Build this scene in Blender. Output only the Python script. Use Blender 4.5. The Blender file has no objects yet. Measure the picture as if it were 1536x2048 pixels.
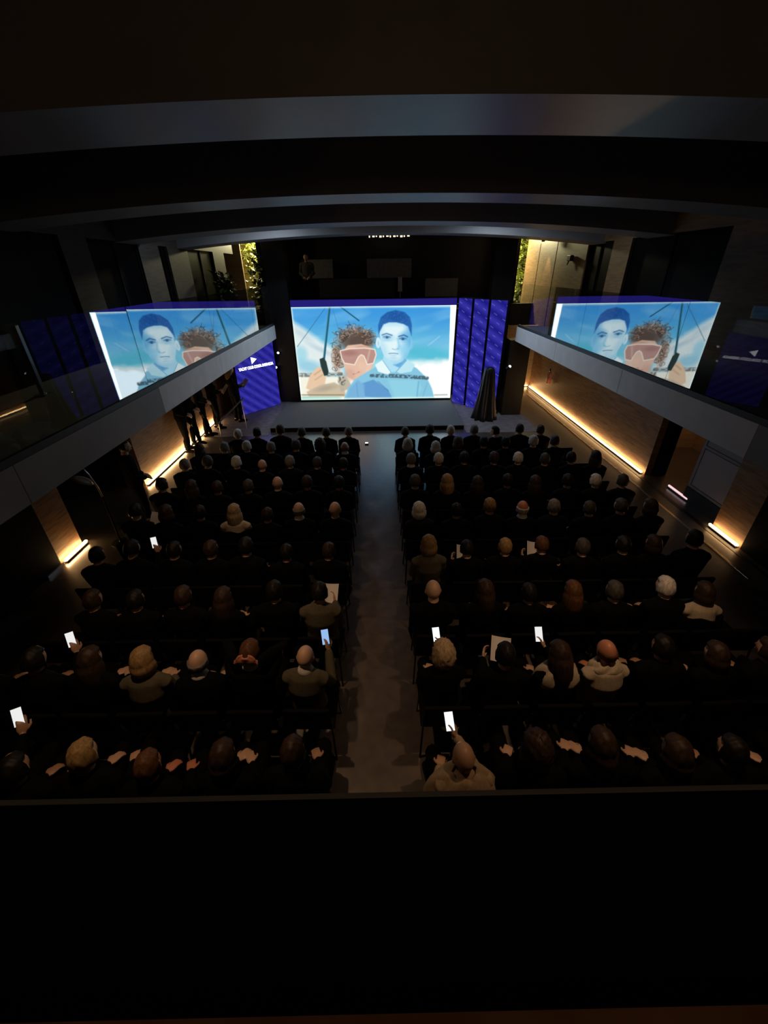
import bpy, bmesh, math, random
import numpy as np
from mathutils import Vector, Matrix, Quaternion

random.seed(7)
rng = np.random.default_rng(7)
C = bpy.context.scene.collection
PI = math.pi

# ------------------------------------------------------------------ camera, world, lights, exposure
F_PX, PITCH, ROLL, YAW = 822.5, 0.5316, 0.0130, 0.0073
cam_d = bpy.data.cameras.new('camera')
cam = bpy.data.objects.new('camera', cam_d); C.objects.link(cam)
cam_d.sensor_fit = 'VERTICAL'; cam_d.sensor_height = 24.0
cam_d.lens = F_PX / 2048 * 24.0
cam_d.clip_start = 0.02
_r = Vector((math.cos(YAW), -math.sin(YAW), 0)); _h = Vector((math.sin(YAW), math.cos(YAW), 0)); _z = Vector((0, 0, 1))
_f = _h * math.cos(PITCH) - _z * math.sin(PITCH); _u = _h * math.sin(PITCH) + _z * math.cos(PITCH)
_cr = _r * math.cos(ROLL) - _u * math.sin(ROLL); _cu = _r * math.sin(ROLL) + _u * math.cos(ROLL)
cam.matrix_world = Matrix(((_cr.x, _cu.x, -_f.x, 0), (_cr.y, _cu.y, -_f.y, 0), (_cr.z, _cu.z, -_f.z, 4.2), (0, 0, 0, 1)))
bpy.context.scene.camera = cam

w = bpy.data.worlds.new('night'); bpy.context.scene.world = w
w.use_nodes = True
w.node_tree.nodes['Background'].inputs[0].default_value = (0.004, 0.006, 0.012, 1)
w.node_tree.nodes['Background'].inputs[1].default_value = 0.3

def area_light(name, loc, size, power, col, rot=(0, 0, 0), size_y=None):
    d = bpy.data.lights.new(name, 'AREA'); d.energy = power; d.color = col; d.size = size
    if size_y: d.shape = 'RECTANGLE'; d.size_y = size_y
    o = bpy.data.objects.new(name, d); C.objects.link(o); o.location = loc; o.rotation_euler = rot
    return o
def spot_light(name, loc, target, power, col, angle, blend=0.3, radius=0.03):
    d = bpy.data.lights.new(name, 'SPOT'); d.energy = power; d.color = col; d.spot_size = angle; d.spot_blend = blend
    d.shadow_soft_size = radius
    o = bpy.data.objects.new(name, d); C.objects.link(o); o.location = loc
    o.rotation_euler = (Vector(target) - Vector(loc)).to_track_quat('-Z', 'Y').to_euler()
    return o
WARM = (1.0, 0.60, 0.33)
# warm fill spots added unseen in the ceiling bays to brighten the back rows
for dx in (-1.6, 2.1):
    spot_light('added_house_fill', (dx, 2.5, 5.5), (dx, 2.5, 0), 220, WARM, math.radians(66), 0.9, 0.06)
    spot_light('added_house_fill', (dx, 5.4, 5.5), (dx, 5.4, 0), 90, WARM, math.radians(66), 0.9, 0.06)
area_light('rear_gallery_lamp', (0.4, -2.6, 4.9), 0.8, 7, WARM, (math.radians(80), 0, 0))
# cool fill lamps added out of view before the screen, lifting galleries and stage
for dx in (-2.7, 3.1): area_light('added_stage_fill', (dx, 12.2, 5.5), 0.8, 50, (0.74, 0.87, 1.0), (math.radians(-10), 0, 0), 0.5)
area_light('recess_lamp', (7.7, 9.4, 2.2), 0.5, 5, WARM, (math.radians(30), 0, 0))
# garden light outside the far windows
area_light('garden_light', (-4.9, 20.1, 5.55), 0.5, 260, (1.0, 0.9, 0.5), (math.radians(-25), 0, 0))
area_light('garden_light', (5.2, 20.1, 5.55), 0.5, 260, (1.0, 0.9, 0.5), (math.radians(-25), 0, 0))

vs = bpy.context.scene.view_settings
vs.view_transform = 'Standard'; vs.look = 'None'; vs.exposure = 0.0; vs.gamma = 1.0; vs.use_curve_mapping = False
try:
    bpy.context.scene.cycles.use_denoising = True
    bpy.context.scene.cycles.sample_clamp_indirect = 3.0
except Exception:
    pass

# ------------------------------------------------------------------ materials
def srgb(r, g, b):
    f = lambda v: (v / 255 / 12.92) if v / 255 <= 0.04045 else ((v / 255 + 0.055) / 1.055) ** 2.4
    return (f(r), f(g), f(b), 1)
def mat(name, col, rough=0.6, metal=0.0, noise=0.0, scale=20, stretch=(1, 1, 1), spec=0.5):
    m = bpy.data.materials.new(name); m.use_nodes = True
    nt = m.node_tree; p = nt.nodes['Principled BSDF']
    p.inputs['Base Color'].default_value = (*col[:3], 1); p.inputs['Roughness'].default_value = rough
    p.inputs['Metallic'].default_value = metal; p.inputs['Specular IOR Level'].default_value = spec
    if noise:
        tc = nt.nodes.new('ShaderNodeTexCoord'); mp = nt.nodes.new('ShaderNodeMapping'); mp.inputs['Scale'].default_value = stretch
        nz = nt.nodes.new('ShaderNodeTexNoise'); nz.inputs['Scale'].default_value = scale; nz.inputs['Detail'].default_value = 6
        rp = nt.nodes.new('ShaderNodeValToRGB')
        rp.color_ramp.elements[0].position = 0.3; rp.color_ramp.elements[1].position = 0.7
        rp.color_ramp.elements[0].color = (*[c * (1 - noise) for c in col[:3]], 1)
        rp.color_ramp.elements[1].color = (*[min(1, c * (1 + noise)) for c in col[:3]], 1)
        nt.links.new(tc.outputs['Object'], mp.inputs[0]); nt.links.new(mp.outputs[0], nz.inputs['Vector'])
        nt.links.new(nz.outputs['Fac'], rp.inputs[0]); nt.links.new(rp.outputs[0], p.inputs['Base Color'])
    return m
def glow(name, col, strength):
    m = bpy.data.materials.new(name); m.use_nodes = True
    nt = m.node_tree; nt.nodes.clear()
    e = nt.nodes.new('ShaderNodeEmission'); o = nt.nodes.new('ShaderNodeOutputMaterial')
    e.inputs[0].default_value = (*col[:3], 1); e.inputs[1].default_value = strength
    nt.links.new(e.outputs[0], o.inputs[0])
    return m
def glass(name, refl, tint=(0.92, 0.95, 0.95), gain=1.0):
    m = bpy.data.materials.new(name); m.use_nodes = True
    nt = m.node_tree; nt.nodes.clear()
    o = nt.nodes.new('ShaderNodeOutputMaterial'); mx = nt.nodes.new('ShaderNodeMixShader')
    t = nt.nodes.new('ShaderNodeBsdfTransparent'); t.inputs[0].default_value = (*tint, 1)
    g = nt.nodes.new('ShaderNodeBsdfGlossy'); g.inputs['Roughness'].default_value = 0.0
    g.inputs[0].default_value = (0.90, 0.93, 0.97, 1) if refl else (1, 1, 1, 1)
    lw = nt.nodes.new('ShaderNodeLayerWeight'); lw.inputs[0].default_value = 0.5       # Schlick curve on the facing term
    pw = nt.nodes.new('ShaderNodeMath'); pw.operation = 'POWER'; pw.inputs[1].default_value = 5.0
    ad = nt.nodes.new('ShaderNodeMath'); ad.operation = 'MULTIPLY_ADD'; ad.use_clamp = True
    ad.inputs[1].default_value = 0.95 * gain; ad.inputs[2].default_value = refl + 0.04 * gain
    nt.links.new(lw.outputs['Facing'], pw.inputs[0]); nt.links.new(pw.outputs[0], ad.inputs[0]); nt.links.new(ad.outputs[0], mx.inputs[0])
    nt.links.new(t.outputs[0], mx.inputs[1]); nt.links.new(g.outputs[0], mx.inputs[2]); nt.links.new(mx.outputs[0], o.inputs[0])
    return m
M = {}
M['floor'] = mat('polished_floor', (0.085, 0.066, 0.054), 0.28, spec=0.6, noise=0.25, scale=9)
M['floor'].node_tree.nodes['Principled BSDF'].inputs['IOR'].default_value = 1.9
M['wood'] = mat('wood_veneer', (0.25, 0.13, 0.062), 0.45, noise=0.4, scale=3, stretch=(1, 1, 9))
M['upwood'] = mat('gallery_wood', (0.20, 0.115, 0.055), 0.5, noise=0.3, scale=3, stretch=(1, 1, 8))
M['oak'] = mat('pale_oak', (0.42, 0.28, 0.14), 0.5, noise=0.2, scale=3, stretch=(1, 1, 8))
M['ceiling'] = mat('ceiling_paint', (0.16, 0.15, 0.15), 0.7)
M['beam'] = mat('beam_paint', (0.24, 0.238, 0.252), 0.45, spec=0.4, noise=0.06, scale=3)
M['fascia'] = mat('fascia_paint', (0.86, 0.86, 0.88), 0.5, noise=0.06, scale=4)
M['black'] = mat('matte_black', (0.004, 0.004, 0.0045), 0.8, spec=0.1)
M['satin'] = mat('satin_black', (0.008, 0.008, 0.010), 0.35)
M['curtain'] = mat('black_cloth', (0.010, 0.011, 0.014), 0.6, noise=0.3, scale=6)
M['carpet'] = mat('stage_carpet', (0.14, 0.137, 0.135), 0.9, noise=0.25, scale=90)
M['backwall'] = mat('dark_wall', (0.020, 0.022, 0.028), 0.8)
M['board'] = mat('grey_board', (0.24, 0.24, 0.25), 0.8, noise=0.15, scale=12)
M['darkglass'] = mat('dark_glass', (0.003, 0.003, 0.004), 0.35, spec=0.08)
M['fascia_grey_shaded'] = mat('fascia_grey_shaded_paint', (0.32, 0.32, 0.33), 0.55, noise=0.06, scale=4)  # greyer boards on the left; light falloff painted into the right ones
M['glass'] = glass('balustrade_glass', 0.46, gain=0.3)
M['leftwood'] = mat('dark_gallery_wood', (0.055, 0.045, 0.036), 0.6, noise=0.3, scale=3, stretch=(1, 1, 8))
M['darktrim'] = mat('dark_metal_trim', (0.30, 0.30, 0.30), 0.4)
M['clear'] = glass('clear_glass', 0.0, gain=0.4)
M['steel'] = mat('brushed_steel', (0.45, 0.45, 0.46), 0.35, 0.9)
M['brass'] = mat('brass_inlay', (0.75, 0.62, 0.40), 0.25, 1.0)
M['gloss'] = mat('dark_rubber', (0.01, 0.009, 0.008), 0.5)
M['led'] = glow('led_warm', (1.0, 0.60, 0.25), 20.0)
M['ledleft'] = glow('led_warm_left', (1.0, 0.62, 0.26), 42.0)
M['ledpink'] = glow('led_pink', (1.0, 0.66, 0.72), 1.0)
M['ledred'] = glow('led_amber', (1.0, 0.45, 0.25), 0.9)
M['white'] = mat('white_paint', (0.75, 0.75, 0.75), 0.6)
M['paper'] = mat('white_paper', (0.82, 0.80, 0.78), 0.7)
M['lamp'] = glow('lamp_white', (0.9, 0.92, 1.0), 2.0)
M['warmlamp'] = glow('lamp_warm', (1.0, 0.85, 0.6), 1.2)
M['phone'] = glow('phone_screen', (0.80, 0.92, 1.0), 1.4)
M['phonew'] = glow('phone_screen_white', (1.0, 1.0, 0.98), 0.85)
M['phoneb'] = glow('phone_screen_blue', (0.30, 0.50, 0.85), 1.0)
M['phonep'] = glow('phone_screen_pink', (1.0, 0.55, 0.62), 1.0)
M['letter'] = glow('lit_lettering', (0.95, 0.96, 1.0), 4.0)
M['leaf'] = mat('leaf_green', (0.42, 0.46, 0.14), 0.5, noise=0.5, scale=4)
M['leafdark'] = mat('leaf_dark', (0.03, 0.05, 0.015), 0.5, noise=0.5, scale=4)
M['stem'] = mat('bark', (0.10, 0.07, 0.04), 0.8)
M['pot'] = mat('clay_pot', (0.28, 0.20, 0.13), 0.8)
M['grass'] = mat('garden_wall', (0.55, 0.52, 0.30), 0.9, noise=0.3, scale=5)

def panel_blue(name='led_panel_blue', slope=0.42, band_=0.40, dash_=0.20, amount=0.30):
    m = bpy.data.materials.new(name); m.use_nodes = True
    nt = m.node_tree; nt.nodes.clear(); N = nt.nodes.new; L = nt.links.new
    o = N('ShaderNodeOutputMaterial'); e = N('ShaderNodeEmission'); uv = N('ShaderNodeTexCoord')
    sx = N('ShaderNodeSeparateXYZ'); L(uv.outputs['UV'], sx.inputs[0])
    def math_(op, a, b=None, c=None):
        n = N('ShaderNodeMath'); n.operation = op
        for i, v in enumerate((a, b, c)):
            if v is None: continue
            if isinstance(v, (int, float)): n.inputs[i].default_value = v
            else: L(v, n.inputs[i])
        return n.outputs[0]
    u, v = sx.outputs[0], sx.outputs[1]
    d = math_('ADD', v, math_('MULTIPLY', u, slope))          # slanted bands (metres)
    wv = math_('SINE', math_('MULTIPLY', d, 2 * PI / band_))
    band = math_('MULTIPLY_ADD', wv, 0.5, 0.5)
    row = math_('SUBTRACT', math_('FRACT', math_('DIVIDE', d, dash_)), 0.5)
    rowid = math_('FLOOR', math_('DIVIDE', d, dash_))
    col = math_('FRACT', math_('ADD', math_('DIVIDE', u, 0.34), math_('MULTIPLY', rowid, 0.37)))
    dash = math_('MULTIPLY', math_('LESS_THAN', math_('ABSOLUTE', row), 0.075), math_('LESS_THAN', col, 0.36))
    mx = N('ShaderNodeMix'); mx.data_type = 'RGBA'
    L(band, mx.inputs[0]); mx.inputs[6].default_value = srgb(30, 27, 128); mx.inputs[7].default_value = srgb(52, 48, 160)
    m2 = N('ShaderNodeMix'); m2.data_type = 'RGBA'
    L(math_('MULTIPLY', dash, amount), m2.inputs[0]); L(mx.outputs[2], m2.inputs[6]); m2.inputs[7].default_value = srgb(120, 128, 215)
    L(m2.outputs[2], e.inputs[0]); e.inputs[1].default_value = 1.0
    L(e.outputs[0], o.inputs[0])
    return m
M['blue'] = panel_blue()
M['bluebanner'] = panel_blue('led_banner_blue', 0.80, 0.33, 0.165, 0.08)
M['blueplain'] = glow('led_blue_plain', srgb(36, 30, 118), 1.0)

# ------------------------------------------------------------------ mesh helpers
def obj(name, bm, m, parent=None, smooth=False, loc=None):
    me = bpy.data.meshes.new(name)
    if isinstance(bm, bmesh.types.BMesh): bm.to_mesh(me); bm.free()
    else: me = bm
    if smooth:
        for p in me.polygons: p.use_smooth = True
    o = bpy.data.objects.new(name, me); C.objects.link(o)
    if m and not me.materials: me.materials.append(m)
    if parent: o.parent = parent
    if loc: o.location = loc
    return o
def tag(o, label, cat, group=None, kind=None):
    o['label'] = label; o['category'] = cat
    if group: o['group'] = group
    if kind: o['kind'] = kind
    return o
def struct(name, bm, m, label=None, parent=None, smooth=False):
    o = obj(name, bm, m, parent, smooth)
    if not parent:
        o['kind'] = 'structure'
        if label: o['label'] = label
    return o
def thing(name, label, cat, loc=(0, 0, 0), rz=0, group=None):
    o = bpy.data.objects.new(name, None); C.objects.link(o); o.empty_display_size = 0.1
    o.location = loc; o.rotation_euler = (0, 0, rz)
    return tag(o, label, cat, group)
def add_box(bm, a, b, mtx=None, bev=0.0):
    r = bmesh.ops.create_cube(bm, size=1)
    vs_ = r['verts']
    s = [b[i] - a[i] for i in range(3)]; c = [(a[i] + b[i]) / 2 for i in range(3)]
    for v in vs_: v.co = Vector([v.co[i] * s[i] + c[i] for i in range(3)])
    if mtx is not None: bmesh.ops.transform(bm, matrix=mtx, verts=vs_)
    if bev:
        es = list({e for v in vs_ for e in v.link_edges})
        bmesh.ops.bevel(bm, geom=es, offset=bev, segments=2, affect='EDGES', profile=0.5)
    return bm
def box(a, b, mtx=None, bev=0.0):
    return add_box(bmesh.new(), a, b, mtx, bev)
def frame_of(d, up=Vector((0, 0, 1))):
    d = d.normalized()
    x = d.cross(up)
    if x.length < 1e-3: x = d.cross(Vector((0, 1, 0)))
    x.normalize(); y = x.cross(d).normalized()
    return x, y
def add_tube(bm, pts, rads, n=10, ref=None, caps=True):
    """tapered tube through pts; rads: float or (rx, ry); ref keeps cross-section x axis"""
    pts = [Vector(p) for p in pts]; rings = []
    k = len(pts)
    def ring(c, d, r):
        rx, ry = (r, r) if isinstance(r, (int, float)) else r
        if ref is not None:
            x = Vector(ref) - d * Vector(ref).dot(d); x.normalize(); y = d.cross(x).normalized()
        else: x, y = frame_of(d)
        return [bm.verts.new(c + x * rx * math.cos(2 * PI * i / n) + y * ry * math.sin(2 * PI * i / n)) for i in range(n)]
    for i in range(k):
        d = (pts[min(i + 1, k - 1)] - pts[max(i - 1, 0)]).normalized()
        r = rads[i] if isinstance(rads, (list, tuple)) else rads
        if i == 0 and caps:
            rr = r if isinstance(r, (int, float)) else min(r)
            sc = lambda q: r * q if isinstance(r, (int, float)) else (r[0] * q, r[1] * q)
            rings.append(ring(pts[0] - d * rr * 0.75, d, sc(0.5)))
        rings.append(ring(pts[i], d, r))
        if i == k - 1 and caps:
            rr = r if isinstance(r, (int, float)) else min(r)
            sc = lambda q: r * q if isinstance(r, (int, float)) else (r[0] * q, r[1] * q)
            rings.append(ring(pts[i] + d * rr * 0.75, d, sc(0.5)))
    for a, b in zip(rings, rings[1:]):
        for i in range(n):
            bm.faces.new((a[i], a[(i + 1) % n], b[(i + 1) % n], b[i]))
    bm.faces.new(list(reversed(rings[0]))); bm.faces.new(rings[-1])
    return bm
def tube(pts, rads, n=10, ref=None): return add_tube(bmesh.new(), pts, rads, n, ref)
def add_ell(bm, c, r, n=12, m=8, mtx=None):
    q = bmesh.ops.create_uvsphere(bm, u_segments=n, v_segments=m, radius=1)
    for v in q['verts']:
        v.co = Vector((v.co.x * r[0], v.co.y * r[1], v.co.z * r[2]))
        if mtx is not None: v.co = mtx @ v.co
        v.co += Vector(c)
    return bm
def lathe(prof, n=20):
    bm = bmesh.new(); rings = [[bm.verts.new((r * math.cos(2 * PI * i / n), r * math.sin(2 * PI * i / n), z)) for i in range(n)] for r, z in prof]
    for a, b in zip(rings, rings[1:]):
        for i in range(n): bm.faces.new((a[i], a[(i + 1) % n], b[(i + 1) % n], b[i]))
    bm.faces.new(list(reversed(rings[0]))); bm.faces.new(rings[-1])
    return bm

# ------------------------------------------------------------------ room shell
XL, XR = -5.39, 6.17          # hall walls
GL, GR = -3.36, 4.145         # gallery edges
XC = 0.39
struct('floor', box((-12, -3, -0.2), (12, 21, 0)), M['floor'])
# side walls below the galleries, split round the doorways
def wall(name, x0, x1, segs, m):
    """segs: (y0, y1, z0, z1)"""
    bm = bmesh.new()
    for y0, y1, z0, z1 in segs: add_box(bm, (x0, y0, z0), (x1, y1, z1))
    return struct(name, bm, m)
wall('wall_left', XL - 0.15, XL, [(-3, 6.17, 0, 2.3), (8.52, 18.2, 0, 2.3), (6.17, 8.52, 2.15, 2.3)], M['wood'])
wall('wall_right', XR, XR + 0.15, [(-3, 6.40, 0, 2.3), (8.66, 17.2, 0, 2.3), (6.40, 8.66, 2.15, 2.3)], M['wood'])
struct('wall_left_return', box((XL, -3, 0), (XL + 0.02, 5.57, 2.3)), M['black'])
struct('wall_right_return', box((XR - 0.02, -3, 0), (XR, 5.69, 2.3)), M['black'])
# recesses behind the doorways
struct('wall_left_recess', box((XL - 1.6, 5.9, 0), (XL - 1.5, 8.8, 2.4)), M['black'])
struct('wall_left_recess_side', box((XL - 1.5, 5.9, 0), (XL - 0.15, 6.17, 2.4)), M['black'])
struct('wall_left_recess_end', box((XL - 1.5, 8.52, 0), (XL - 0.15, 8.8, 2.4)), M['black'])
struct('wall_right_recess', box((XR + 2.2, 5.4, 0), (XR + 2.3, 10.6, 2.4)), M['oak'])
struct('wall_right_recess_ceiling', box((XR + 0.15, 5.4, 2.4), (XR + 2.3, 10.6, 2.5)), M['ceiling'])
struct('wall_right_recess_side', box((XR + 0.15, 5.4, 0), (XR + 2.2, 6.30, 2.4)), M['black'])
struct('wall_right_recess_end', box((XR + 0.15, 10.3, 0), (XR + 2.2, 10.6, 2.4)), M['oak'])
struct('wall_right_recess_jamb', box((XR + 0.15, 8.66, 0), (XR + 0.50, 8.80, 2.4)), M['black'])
# far end walls
struct('wall_far', box((-12, 18.2, -0.1), (12, 18.4, 3.0)), M['backwall'])
struct('wall_right_end', box((5.0, 17.2, 0), (XR + 0.15, 17.35, 2.3)), M['oak'])
struct('wall_back', box((-6.2, -3.1, 0), (7.0, -3.0, 5.8)), M['black'])
# galleries: slabs with a painted fascia made of boards
def gallery(side, x_edge, x_wall, y0, y1, joints):
    sl = struct('gallery_floor_' + side, box((min(x_edge, x_wall) + (0.06 if side == 'right' else 0), y0, 2.33), (max(x_edge, x_wall) - (0.06 if side == 'left' else 0), y1, 2.70)), M['carpet'])
    ys = [y0] + joints + [y1]
    for a, b in zip(ys, ys[1:]):
        x0, x1 = (x_edge - 0.06, x_edge) if side == 'left' else (x_edge, x_edge + 0.06)
        o = struct('fascia_panel', box((x0, a + 0.003, 2.30), (x1, b - 0.003, 2.70), bev=0.004), M['fascia'] if a > (6.3 if side == 'left' else 4.2) else M['fascia_grey_shaded'], parent=sl)
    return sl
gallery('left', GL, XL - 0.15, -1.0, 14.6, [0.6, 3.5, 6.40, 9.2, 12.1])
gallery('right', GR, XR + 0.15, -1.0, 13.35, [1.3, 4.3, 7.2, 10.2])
# far gallery behind the stage
struct('gallery_floor_far', box((XL, 15.9, 2.75), (3.77, 18.2, 3.0)), M['black'])
# rear gallery the picture is taken from
struct('gallery_floor_rear', box((GL, -3, 2.33), (GR, 0.684, 2.715)), M['black'])
struct('trim_1', box((GL, 0.685, 2.60), (GR, 0.698, 2.722)), M['darktrim'])
struct('trim_2', box((GL, 0.10, 2.70), (GR, 0.225, 2.76)), M['wood'])
# upper side walls with dark openings
def upper(side, x0, x1, piers, y0, y1, zl):
    bm = bmesh.new()
    for a, b in piers: add_box(bm, (x0, a, 2.30), (x1, b, zl))
    add_box(bm, (x0, y0, zl), (x1, y1, 5.75))
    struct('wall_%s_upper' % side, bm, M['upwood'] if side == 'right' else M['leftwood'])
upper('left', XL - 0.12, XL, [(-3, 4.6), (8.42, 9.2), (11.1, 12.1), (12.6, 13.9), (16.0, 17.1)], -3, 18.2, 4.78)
upper('right', XR, XR + 0.12, [(-3, 4.6), (6.6, 8.54), (11.8, 12.7), (14.2, 19.9)], -3, 19.9, 4.80)
for yy in (16.62, 18.35): struct('panel_joint', box((XR - 0.006, yy - 0.02, 2.30), (XR - 0.0005, yy + 0.02, 5.0)), M['black'], parent=bpy.data.objects['wall_right_upper'])
def windows(side, x, spans):
    for i, (a, b) in enumerate(spans):
        o = struct('window_%d' % (i + 1 + (10 if side == 'right' else 0)), box((x - 0.02, a, 2.70), (x + 0.02, b, 4.80)), M['darkglass'])
        bm = bmesh.new()
        for yy in (a + 0.03, (a + b) / 2, b - 0.03): add_box(bm, (x - 0.04, yy - 0.025, 2.70), (x + 0.04, yy + 0.025, 4.79))
        struct('window_frame', bm, M['black'], parent=o)
windows('left', XL - 0.08, [(4.6, 8.42), (9.2, 11.1), (12.1, 12.6), (13.9, 16.0)])
windows('right', XR + 0.08, [(4.6, 6.6), (8.54, 11.8), (12.7, 14.2)])
# ceiling and the four arched beams
struct('ceiling', box((-12, -3.1, 5.7), (12, 20.2, 5.9)), M['ceiling'])
def beam_z(x): return 5.06 - 0.0088 * (x - XC) ** 2
for i, (ya, yb) in enumerate([(3.22, 4.05), (6.70, 7.58), (10.26, 11.25), (13.27, 14.18)]):
    bm = bmesh.new(); prev = None
    x0, x1 = (XL - 0.1, XR + 0.1)
    for k in range(41):
        x = x0 + (x1 - x0) * k / 40; z = beam_z(x)
        r = [bm.verts.new(p) for p in ((x, ya, z), (x, yb, z), (x, yb, 5.72), (x, ya, 5.72))]
        if prev:
            for j in range(4): bm.faces.new((prev[j], r[j], r[(j + 1) % 4], prev[(j + 1) % 4]))
        else: bm.faces.new(list(reversed(r)))
        prev = r
    bm.faces.new(prev)
    bmesh.ops.recalc_face_normals(bm, faces=bm.faces)
    struct('ceiling_beam', bm, M['beam'], 'pale arched ceiling beam across the hall, number %s from the camera' % ['one', 'two', 'three', 'four'][i])
# floor inlays on the right
struct('trim_3', box((5.68, 4.9, 0.0), (5.73, 17.0, 0.006)), M['brass'])
struct('trim_4', box((5.98, 4.9, 0.0), (6.06, 16.9, 0.006)), M['gloss'])
struct('trim_5', box((XL + 0.025, 5.20, 0.0), (XL + 0.06, 5.58, 0.05)), M['steel'])
M['mat'] = mat('floor_mat', (0.24, 0.205, 0.22), 0.85, spec=0.2, noise=0.2, scale=5)
struct('floor_mat_left', box((XL + 0.1, 11.7, 0), (-3.34, 16.0, 0.008)), M['mat'])
struct('floor_mat_right', box((2.57, 11.7, 0), (4.75, 16.0, 0.008)), M['mat'])
# columns by the stage
for n, (a, b, c, d) in enumerate([(3.77, 4.46, 15.4, 15.9), (4.02, 4.66, 13.36, 13.9), (-3.64, -2.95, 15.35, 15.9)]):
    top = 2.32 if n == 1 else 5.7
    struct('column', box((a, c, 0), (b, d, top), bev=0.01), M['satin'], ['tall black column behind the blue panel fins', 'short black column carrying the right gallery end', 'tall black column left of the big screen'][n])

# LED strips along the wall bases
def led(name, a, b, m, label):
    h = thing(name, label, 'light strip', loc=((a[0] + b[0]) / 2, (a[1] + b[1]) / 2, a[2]))
    c = Vector(h.location)
    A = Vector(a) - c; B = Vector(b) - c
    obj('diffuser', tube([A, B], 0.022, 8), m, h)
    bm = bmesh.new(); add_box(bm, (min(A.x, B.x) - 0.028, min(A.y, B.y), -0.05), (max(A.x, B.x) + 0.028, max(A.y, B.y), -0.022))
    obj('channel', bm, M['gloss'], h)
    return h
led('led_strip', (XR - 0.06, 8.70, 0.055), (XR - 0.06, 16.95, 0.055), M['led'], 'long glowing amber light strip along base of right wood wall')
led('led_strip', (XR - 0.06, 5.72, 0.055), (XR - 0.06, 6.40, 0.055), M['led'], 'short glowing light strip at wall base right of the grey door')
led('led_strip', (XL + 0.06, 8.50, 0.055), (XL + 0.06, 13.2, 0.055), M['ledleft'], 'glowing amber light strip behind the standing people on left wall')
led('led_strip', (XL + 0.06, 5.62, 0.055), (XL + 0.06, 6.20, 0.055), M['ledleft'], 'short glowing light strip at base of left wall, nearest the camera')
led('led_strip', (5.2, 17.12, 0.055), (XR - 0.1, 17.12, 0.055), M['led'], 'glowing light strip at the far right corner end wall')
led('led_strip', (6.33, 7.38, 0.05), (6.33, 8.0, 0.05), M['ledpink'], 'small pinkish light strip on the doorway floor beside grey door')

# ------------------------------------------------------------------ glass balustrades, one pane each
def pane(side, x, a, b, yaw=0.0, lean=0.0, label='', gm='glass'):
    t = thing('glass_pane', label, 'glass panel', loc=(x, (a + b) / 2, 2.70))
    t.rotation_euler = (0, lean, yaw)
    L_ = (b - a) / 2
    obj('glass_sheet', box((-0.003, -L_ + 0.003, 0.03), (0.003, L_ - 0.003, 1.115)), M[gm], t)
    obj('base_channel', box((-0.022, -L_ + 0.002, 0.0), (0.022, L_ - 0.002, 0.07)), M['gloss'], t)
    return t
order = ['nearest', 'second', 'third', 'fourth', 'farthest']
for i, (a, b) in enumerate([(2.4, 5.4), (5.4, 6.2), (6.2, 9.2), (9.2, 12.3), (12.3, 14.5)]):
    pane('left', GL - 0.03, a, b, 0, [0, -0.006, 0, 0, 0][i], '%s glass balustrade pane on left gallery edge, %s of five from camera' % ('clear' if i == 0 else 'mirroring', order[i]), 'clear' if i == 0 else 'glass')
for i, (a, b) in enumerate([(2.5, 5.55), (5.55, 6.1), (6.1, 9.15), (9.15, 10.9), (10.9, 13.3)]):
    pane('right', GR + 0.03, a, b, 0, 0, '%s glass balustrade pane on right gallery edge, %s of five from camera' % ('clear' if i in (0, 4) else 'mirroring', order[i]), 'clear' if i in (0, 4) else 'glass')
# ------------------------------------------------------------------ the stage and the picture on the screen
st = thing('stage', 'low grey carpeted stage platform in front of the big screen', 'stage', loc=(-0.40, 13.4, 0))
obj('platform', box((-2.92, -1.38, 0), (2.95, 1.44, 0.13), bev=0.006), M['carpet'], st)
obj('front_skirt', box((-2.90, -1.40, 0.0), (2.93, -1.382, 0.125)), M['black'], st)

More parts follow.
